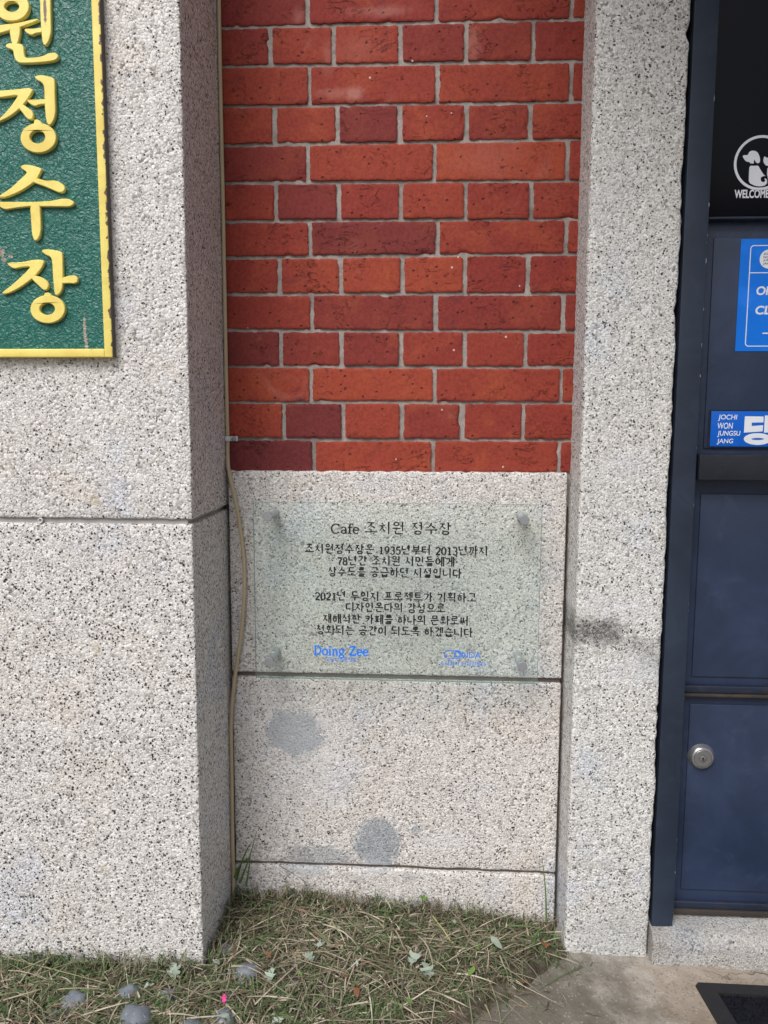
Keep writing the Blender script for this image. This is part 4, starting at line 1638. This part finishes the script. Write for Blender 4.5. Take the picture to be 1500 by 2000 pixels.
def quadring(b_, u0, v0, u1, v1, w, z0, z1):
    o4 = [(u0, v0), (u1, v0), (u1, v1), (u0, v1)]
    i4 = [(u0 + w, v0 + w), (u1 - w, v0 + w), (u1 - w, v1 - w), (u0 + w, v1 - w)]
    vv_ = [mp(*p, z0) for p in o4] + [mp(p[0] + (.004 if p[0] == u0 else -.004), p[1] + (.004 if p[1] == v0 else -.004), z1) for p in o4] + [mp(*p, z1) for p in i4] + [mp(*p, z0) for p in i4]
    ff_ = []
    for i in range(4):
        j = (i + 1) % 4
        ff_ += [(i, j, 4 + j, 4 + i), (4 + i, 4 + j, 8 + j, 8 + i), (8 + i, 8 + j, 12 + j, 12 + i)]
    b_.add(vv_, ff_)


quadring(b, 0, 0, L1, L2, BW, PAVE_Z - .002, mz + .006)
b.build('rim', M_RUBBER, mt)
b = MB()
b.add([mp(BW, BW, mz), mp(L1 - BW, BW, mz), mp(L1 - BW, L2 - BW, mz), mp(BW, L2 - BW, mz)], [(0, 1, 2, 3)])
rm = random.Random(5)
for _ in range(9000):
    u, v = rm.uniform(BW, .32), rm.uniform(BW, .30)
    p = Vector(mp(u, v, mz))
    a = rm.uniform(0, 6.28)
    w_ = Vector((math.cos(a), math.sin(a), 0)) * .0011
    b.add([p - w_, p + w_, p + Vector((rm.uniform(-.002, .002), rm.uniform(-.002, .002), rm.uniform(.004, .007)))], [(0, 1, 2)])
b.build('pile', M_PILE, mt)

# ------------------------------------------------------------------ grass, clippings
GR = random.Random(11)
gm = MB()
PAL = [((.36, .31, .225), 4.2), ((.50, .45, .35), 3.6), ((.26, .22, .15), 3), ((.15, .155, .09), 2.2), ((.085, .12, .05), 1.6), ((.20, .135, .10), 2.6), ((.10, .075, .058), 2.6), ((.21, .21, .14), 2.4)]
PALG = [((.06, .115, .035), 3), ((.09, .15, .055), 2), ((.15, .19, .09), 2.4), ((.24, .26, .15), 2)]


def pick(P):
    t = GR.uniform(0, sum(w for _, w in P))
    for c, w in P:
        t -= w
        if t <= 0:
            return c
    return P[-1][0]


def blade(mb_, p, d, L, w, lift, droop, col, n=4):
    side = d.cross(Vector((0, 0, 1)))
    if side.length < .1:
        side = Vector((1, 0, 0))
    side.normalize()
    side = (side + Vector((0, 0, GR.uniform(-.6, .6)))).normalized()
    bend = Vector((GR.uniform(-1, 1), GR.uniform(-1, 1), 0)) * .25
    v = []
    for i in range(n + 1):
        t = i / n
        q = p + d * L * t + bend * L * t * t + Vector((0, 0, lift * t * L - droop * t * t * L))
        ww = w * (1 - t ** 2.2) * .5 + .0001
        v += [q - side * ww, q + side * ww]
    k = GR.uniform(.7, 1.25)
    mb_.add(v, [(2 * i, 2 * i + 1, 2 * i + 3, 2 * i + 2) for i in range(n)], 0, (col[0] * k, col[1] * k, col[2] * k, 1))


def blocked(x, y):
    if x < LX + .004 and y > LY - .004:
        return True
    if y > PY - .006:
        return True
    if x > RX0 - .004 and y > RY - .004:
        return True
    return False


def dens(x, y):
    d = border_x(y) - x
    d += .06 * noise.noise(Vector((x * 10, y * 10, 3))) + .03 * noise.noise(Vector((x * 31, y * 31, 3)))
    if d < -.09:
        return 0
    return min(1, .16 + max(0, d / .13) ** .8) * (1 if d > 0 else .6 + d * 6)


n_done = 0
while n_done < 21500:
    x, y = GR.uniform(-1.0, .40), GR.uniform(-.62, PY)
    if blocked(x, y) or GR.random() > dens(x, y):
        continue
    if y < -.5 and GR.random() > .7:
        continue
    n_done += 1
    near = min(abs(y - PY) if x > LX else 9, abs(y - LY) if x < LX + .02 else 9, abs(x - LX) * 1.3 if y > LY else 9)
    a = GR.uniform(0, 2 * math.pi)
    d = Vector((math.cos(a), math.sin(a), 0))
    z = max(soil_z(x, y), pave_z(x, y)) + GR.uniform(0, .016) * min(1, max(.1, (border_x(y) - x) / .1))
    greenish = noise.noise(Vector((x * 7, y * 7, 8))) + (.22 if x < -.3 else -.22) + (.2 if near < .03 else 0)
    col = pick(PALG) if GR.random() < .20 + .7 * max(0, greenish) else pick(PAL)
    if near < .045 and GR.random() < .70:      # standing and leaning along the walls
        L = GR.uniform(.02, .052) + .05 * max(0, noise.noise(Vector((x * 17, y * 9, 5))))
        blade(gm, Vector((x, y, z)), (d * .45 + Vector((0, -.2, 1))).normalized() * 1.0, L, GR.uniform(.0011, .0022), 0, .5, col)
    elif GR.random() < .28:
        L = GR.uniform(.02, .05)
        blade(gm, Vector((x, y, z - .004)), (d + Vector((0, 0, GR.uniform(.4, 1.3)))).normalized(), L, GR.uniform(.0012, .0026), 0, .55, col)
    else:
        L = GR.choice((GR.uniform(.012, .035), GR.uniform(.02, .08), GR.uniform(.04, .11)))
        blade(gm, Vector((x, y, z + .002)), d, L, GR.choice((.0011, .0015, .0019, .0028)), GR.uniform(.0, .28), GR.uniform(.05, .35), col)
for _ in range(9000):                          # shorter turf this side of the picture
    x, y = GR.uniform(-1.6, .1), GR.uniform(-1.55, -.58)
    if GR.random() > dens(x, y):
        continue
    a = GR.uniform(0, 6.28)
    d = Vector((math.cos(a), math.sin(a), GR.choice((.05, .3, .9)))).normalized()
    blade(gm, Vector((x, y, soil_z(x, y) + .004)), d, GR.uniform(.03, .09), GR.uniform(.002, .004), 0, .4, pick(PALG if GR.random() < .4 else PAL), 3)
for (px, py, n_) in ((335, 1985, 60), (130, 1955, 60), (655, 1965, 80), (720, 1985, 60), (530, 1960, 50), (60, 1900, 60), (20, 1985, 60), (780, 1840, 30), (930, 1850, 40), (460, 1730, 60), (1060, 1830, 40), (900, 1790, 30), (540, 1990, 60), (460, 1990, 40)):
    gx, gy = G(px, py, -.03)
    for _ in range(int(n_ * 1.5)):             # fresh tufts
        x, y = gx + GR.gauss(0, .022), gy + GR.gauss(0, .02)
        if blocked(x, y):
            continue
        a = GR.uniform(0, 6.28)
        blade(gm, Vector((x, y, soil_z(x, y))), Vector((math.cos(a) * .6, math.sin(a) * .6, 1)).normalized(), GR.uniform(.025, .06), GR.uniform(.002, .0042), 0, .5, pick(PALG[:3]))
tag(gm.build('grass', M_BLADE, attr='tone'), 'dry mown grass and clippings at the foot of the walls', 'grass', kind='stuff')

# tall blades and stalks that stand out
RR = GR


def stalk(name, label, pts_, w, col, group=None, cat_='grass blade'):
    m = MB()
    P = cat([Vector(p) for p in pts_], 5)
    v = []
    n = len(P)
    for i, p in enumerate(P):
        t = i / (n - 1)
        ww = w * (1 - .8 * t) * .5
        s_ = (P[min(i + 1, n - 1)] - P[max(i - 1, 0)]).normalized().cross(Vector((0, 1, .3)))
        s_ = s_.normalized() if s_.length > .05 else Vector((0, 0, 1))
        f_ = Vector((0, -ww * .5, ww * .2))
        v += [p - s_ * ww, p + f_, p + s_ * ww]
    f = []
    for i in range(n - 1):
        a = 3 * i
        f += [(a, a + 1, a + 4, a + 3), (a + 1, a + 2, a + 5, a + 4)]
    m.add(v, f, 0, (*col, 1))
    return tag(m.build(name, M_BLADE, attr='tone'), label, cat_, group)


def wp(px, py, Y):
    x, z = U(px, py, Y)
    return (x, Y, z)


def gp_(px, py, z):
    x, y = G(px, py, z)
    return (x, y, z)


stalk('grass_blade', 'tall green grass blade standing at the right end of the low wall panel', [wp(1067, 1800, -.05), wp(1066, 1750, -.045), wp(1063, 1710, -.04), wp(1058, 1672, -.035)], .004, (.10, .17, .05))
for i, (pp, lab) in enumerate((
        ([wp(462, 1720, -.04), wp(470, 1690, -.04), wp(482, 1660, -.036), wp(492, 1645, -.034)], 'green grass blade leaning right beside the beige cable foot'),
        ([wp(468, 1725, -.05), wp(478, 1700, -.05), wp(488, 1672, -.046), wp(502, 1622, -.036)], 'longest green grass blade rising against the panel near the cable foot'),
        ([wp(458, 1715, -.045), wp(466, 1695, -.045), wp(478, 1680, -.045), wp(495, 1682, -.045)], 'short green grass blade arching over near the cable foot'),
        ([wp(480, 1730, -.05), wp(484, 1710, -.05), wp(487, 1690, -.05), wp(490, 1664, -.048)], 'upright green grass blade just right of the cable foot'))):
    stalk('grass_blade', lab, pp, .005, (.085, .15, .045))
STR = (.42, .37, .23)
stalk('dry_stalk', 'long straw stalk lying across the grass before the left pillar', [gp_(5, 1868, -.005), gp_(90, 1890, 0), gp_(160, 1908, .002), gp_(224, 1926, -.004)], .0042, STR, cat_='stalk')
stalk('dry_stalk', 'short thick straw stalk lying level among the stones', [gp_(104, 1934, -.005), gp_(150, 1930, .0), gp_(214, 1932, -.002)], .005, STR, cat_='stalk')
stalk('dry_stalk', 'thin green stalk pointing right from the left pillar corner', [gp_(436, 1792, .0), gp_(500, 1793, .005), gp_(565, 1794, .002)], .003, (.16, .22, .08), cat_='stalk')
stalk('dry_stalk', 'brown stalk leaning against the bottom strip of the wall panel', [wp(545, 1690, -.02), wp(570, 1705, -.03), wp(603, 1726, -.04)], .0028, (.22, .19, .13), cat_='stalk')
stalk('dry_stalk', 'straw stalk slanting in the grass near the right pillar foot', [gp_(1000, 1832, -.02), gp_(1040, 1812, -.01), gp_(1082, 1786, -.005)], .003, STR, cat_='stalk')
stalk('dry_stalk', 'long dry stalk across the middle of the lawn', [gp_(570, 1862, -.01), gp_(640, 1858, -.005), gp_(705, 1852, -.01)], .003, STR, cat_='stalk')
stalk('dry_stalk', 'yellow straw curving beside the pale lobed leaves', [gp_(845, 1790, .01), gp_(865, 1815, .0), gp_(880, 1838, -.015)], .005, (.5, .42, .2), cat_='stalk')

# ------------------------------------------------------------------ stones
RS = random.Random(21)


def stone(px, py, rpx, label, squash=.75, tall=1.0):
    x, y = G(px, py, -.015)
    r = rpx / 1500 * math.hypot(math.hypot(x, y + 1.5), .96)
    m = MB()
    v, f = [], []
    nu, nv = 20, 12
    seed = Vector((RS.uniform(0, 40), RS.uniform(0, 40), RS.uniform(0, 40)))
    for j in range(nv + 1):
        th = math.pi * j / nv
        for i in range(nu):
            ph = 2 * math.pi * i / nu
            n_ = Vector((math.sin(th) * math.cos(ph), math.sin(th) * math.sin(ph), math.cos(th)))
            k = 1 + .24 * noise.noise(n_ * 1.4 + seed) + .06 * noise.noise(n_ * 3.5 + seed)
            v.append((x + n_.x * r * k, y + n_.y * r * k * .85, soil_z(x, y) + r * .12 + n_.z * r * k * squash * tall))
    for j in range(nv):
        for i in range(nu):
            f.append((j * nu + i, j * nu + (i + 1) % nu, (j + 1) * nu + (i + 1) % nu, (j + 1) * nu + i))
    m.add(v, f)
    return tag(m.build('stone', M_STONE, smooth=180), label, 'stone', 'river stones in the lawn')


for a in ((482, 1898, 24, 'rounded blue grey stone set in the dry grass right of the left pillar'),
          (252, 1947, 19, 'egg shaped grey stone standing in the grass before the left pillar', .75, 1.35),
          (146, 1958, 24, 'broad speckled grey stone among the grass at lower left'),
          (266, 1992, 30, 'largest grey stone half cut by the bottom of the photo'),
          (326, 1948, 18, 'dark mottled stone under a pale lobed leaf'),
          (374, 1997, 20, 'smooth grey stone at the bottom right of the largest stone'),
          (109, 1980, 12, 'small grey stone at the lower left of the broad speckled stone'),
          (178, 1986, 13, 'small flat stone between the speckled and the largest stone'),
          (447, 1936, 10, 'little pale stone below the rounded blue grey stone'),
          (440, 1984, 24, 'dark stone carrying the pink petal'),
          (574, 1902, 15, 'bluish flat stone in the middle of the dry grass'),
          (441, 1852, 14, 'dark stone against the foot of the left pillar side'),
          (776, 1999, 17, 'dark stone at the bottom of the photo near the concrete'),
          (905, 1996, 8, 'small white pebble at the edge of the concrete')):
    stone(*a)


# ------------------------------------------------------------------ fallen leaves and a petal
def leaf(name, px, py, size, rot, mat, label, lobed=True, z=.004, tilt=.25):
    x, y = G(px, py, -.015)
    z0 = soil_z(x, y) + .016 + z
    size *= .84
    out = []
    if lobed:
        half = [(0, -.5), (.06, -.2), (.28, -.28), (.36, -.1), (.16, -.02), (.42, .1), (.44, .28), (.16, .2), (.24, .45), (.1, .5), (0, .72)]
    else:
        half = [(0, -.5), (.14, -.3), (.24, -.05), (.22, .2), (.12, .42), (0, .6)]
    pts_ = half + [(-a, b_) for a, b_ in half[-2:0:-1]]
    pts_ = smooth_loop(pts_, 1)
    lp_ = [Vector((p[0], p[1], 0)) for p in pts_]
    tri = tessellate_polygon([lp_])
    c, s_ = math.cos(rot), math.sin(rot)
    m = MB()
    sd, RS_C, RS_D = RS.uniform(0, 30), RS.uniform(.1, .6), RS.uniform(-.8, .6)

    def put(p, dz_):
        zz = RS_C * abs(p.x) + .5 * p.y * p.y * RS_D + .22 * noise.noise(Vector((p.x * 3 + sd, p.y * 3, 0))) + tilt * p.y
        X, Y_ = p.x * c - p.y * s_, p.x * s_ + p.y * c
        return (x + X * size, y + Y_ * size, z0 + zz * size + dz_)
    n = len(lp_)
    m.add([put(p, 0) for p in lp_] + [put(p, -.0006) for p in lp_], [tuple(t) for t in tri] + [tuple(i + n for i in t[::-1]) for t in tri] + [(i, (i + 1) % n, n + (i + 1) % n, n + i) for i in range(n)])
    return tag(m.build(name, mat, smooth=60), label, 'leaf' if 'petal' not in name else 'petal')


leaf('fallen_leaf', 341, 1914, .034, .5, M_LEAF_P, 'pale lobed leaf above the dark mottled stone')
leaf('fallen_leaf', 526, 1912, .030, -.2, M_LEAF_P, 'silvery lobed leaf right of the rounded blue grey stone')
leaf('fallen_leaf', 423, 1893, .018, 1.2, M_LEAF_P, 'tiny pale leaf left of the rounded blue grey stone', False)
leaf('fallen_leaf', 606, 1877, .026, .9, M_LEAF_P, 'grey green lobed leaf in the dry grass by the bluish flat stone')
leaf('fallen_leaf', 624, 1851, .022, -1.2, M_LEAF_P, 'small pale leaf in the middle of the dry grass')
leaf('fallen_leaf', 808, 1868, .036, -.6, M_LEAF_P, 'pale lobed leaf left of its twin in the dry grass')
leaf('fallen_leaf', 836, 1884, .036, .4, M_LEAF_P, 'largest pale lobed leaf on the right side of the lawn')
leaf('fallen_leaf', 970, 1835, .040, .6, M_LEAF_P, 'long pale leaf hanging over the grass near the right pillar', False, .012)
leaf('fallen_leaf', 890, 1791, .020, 1.6, M_LEAF_P, 'small pale leaf close under the low wall panel', False)
leaf('fallen_leaf', 697, 1882, .014, .2, M_LEAF_P, 'tiny white leaf in the middle of the lawn', False)
leaf('fallen_leaf', 293, 1938, .020, 2.2, M_LEAF_P, 'narrow white leaf between two stones', False)
leaf('fallen_leaf', 545, 1990, .028, 2.5, M_LEAF_P, 'pale lobed leaf at the bottom of the photo beside green tufts')
leaf('fallen_leaf', 440, 1997, .026, 1.2, M_LEAF_P, 'pale leaf below the pink petal', False, .012)
leaf('green_leaf', 921, 1881, .026, -.7, M_LEAF_G, 'fresh green leaf near the concrete edge', False)
leaf('green_leaf', 800, 1943, .018, 1.3, M_LEAF_G, 'small bright green leaf low in the middle of the lawn', False)
leaf('green_leaf', 830, 1767, .022, 1.4, M_LEAF_G, 'bright green lobed leaf under the low wall panel', True, .02)
leaf('green_leaf', 587, 1905, .012, .8, M_LEAF_G, 'tiny green leaf touching the bluish flat stone', False)
leaf('green_leaf', 932, 1840, .016, .8, M_LEAF_G, 'small green leaf left of the long pale leaf', False)
leaf('green_leaf', 915, 1985, .020, -.4, M_LEAF_G, 'yellow green leaf lying at the concrete edge', True)
leaf('brown_leaf', 697, 1928, .026, .2, M_LEAF_B, 'rust brown leaf upright in the lower middle of the lawn', False, .004)
leaf('brown_leaf', 677, 1902, .020, 1.4, M_LEAF_B, 'curled brown leaf above the upright rust brown one', False)
leaf('brown_leaf', 1067, 1830, .022, .8, M_LEAF_B, 'reddish brown leaf near the right pillar foot', True)
leaf('brown_leaf', 525, 1873, .018, .8, M_LEAF_B, 'small brown leaf above the silvery lobed leaf', False)
leaf('brown_leaf', 1022, 1895, .018, 2.0, M_LEAF_B, 'brown leaf by the edge of the concrete', False)
leaf('pink_petal', 438, 1968, .012, .3, M_PINK, 'bright pink petal resting on a dark stone', True, .014, .9)
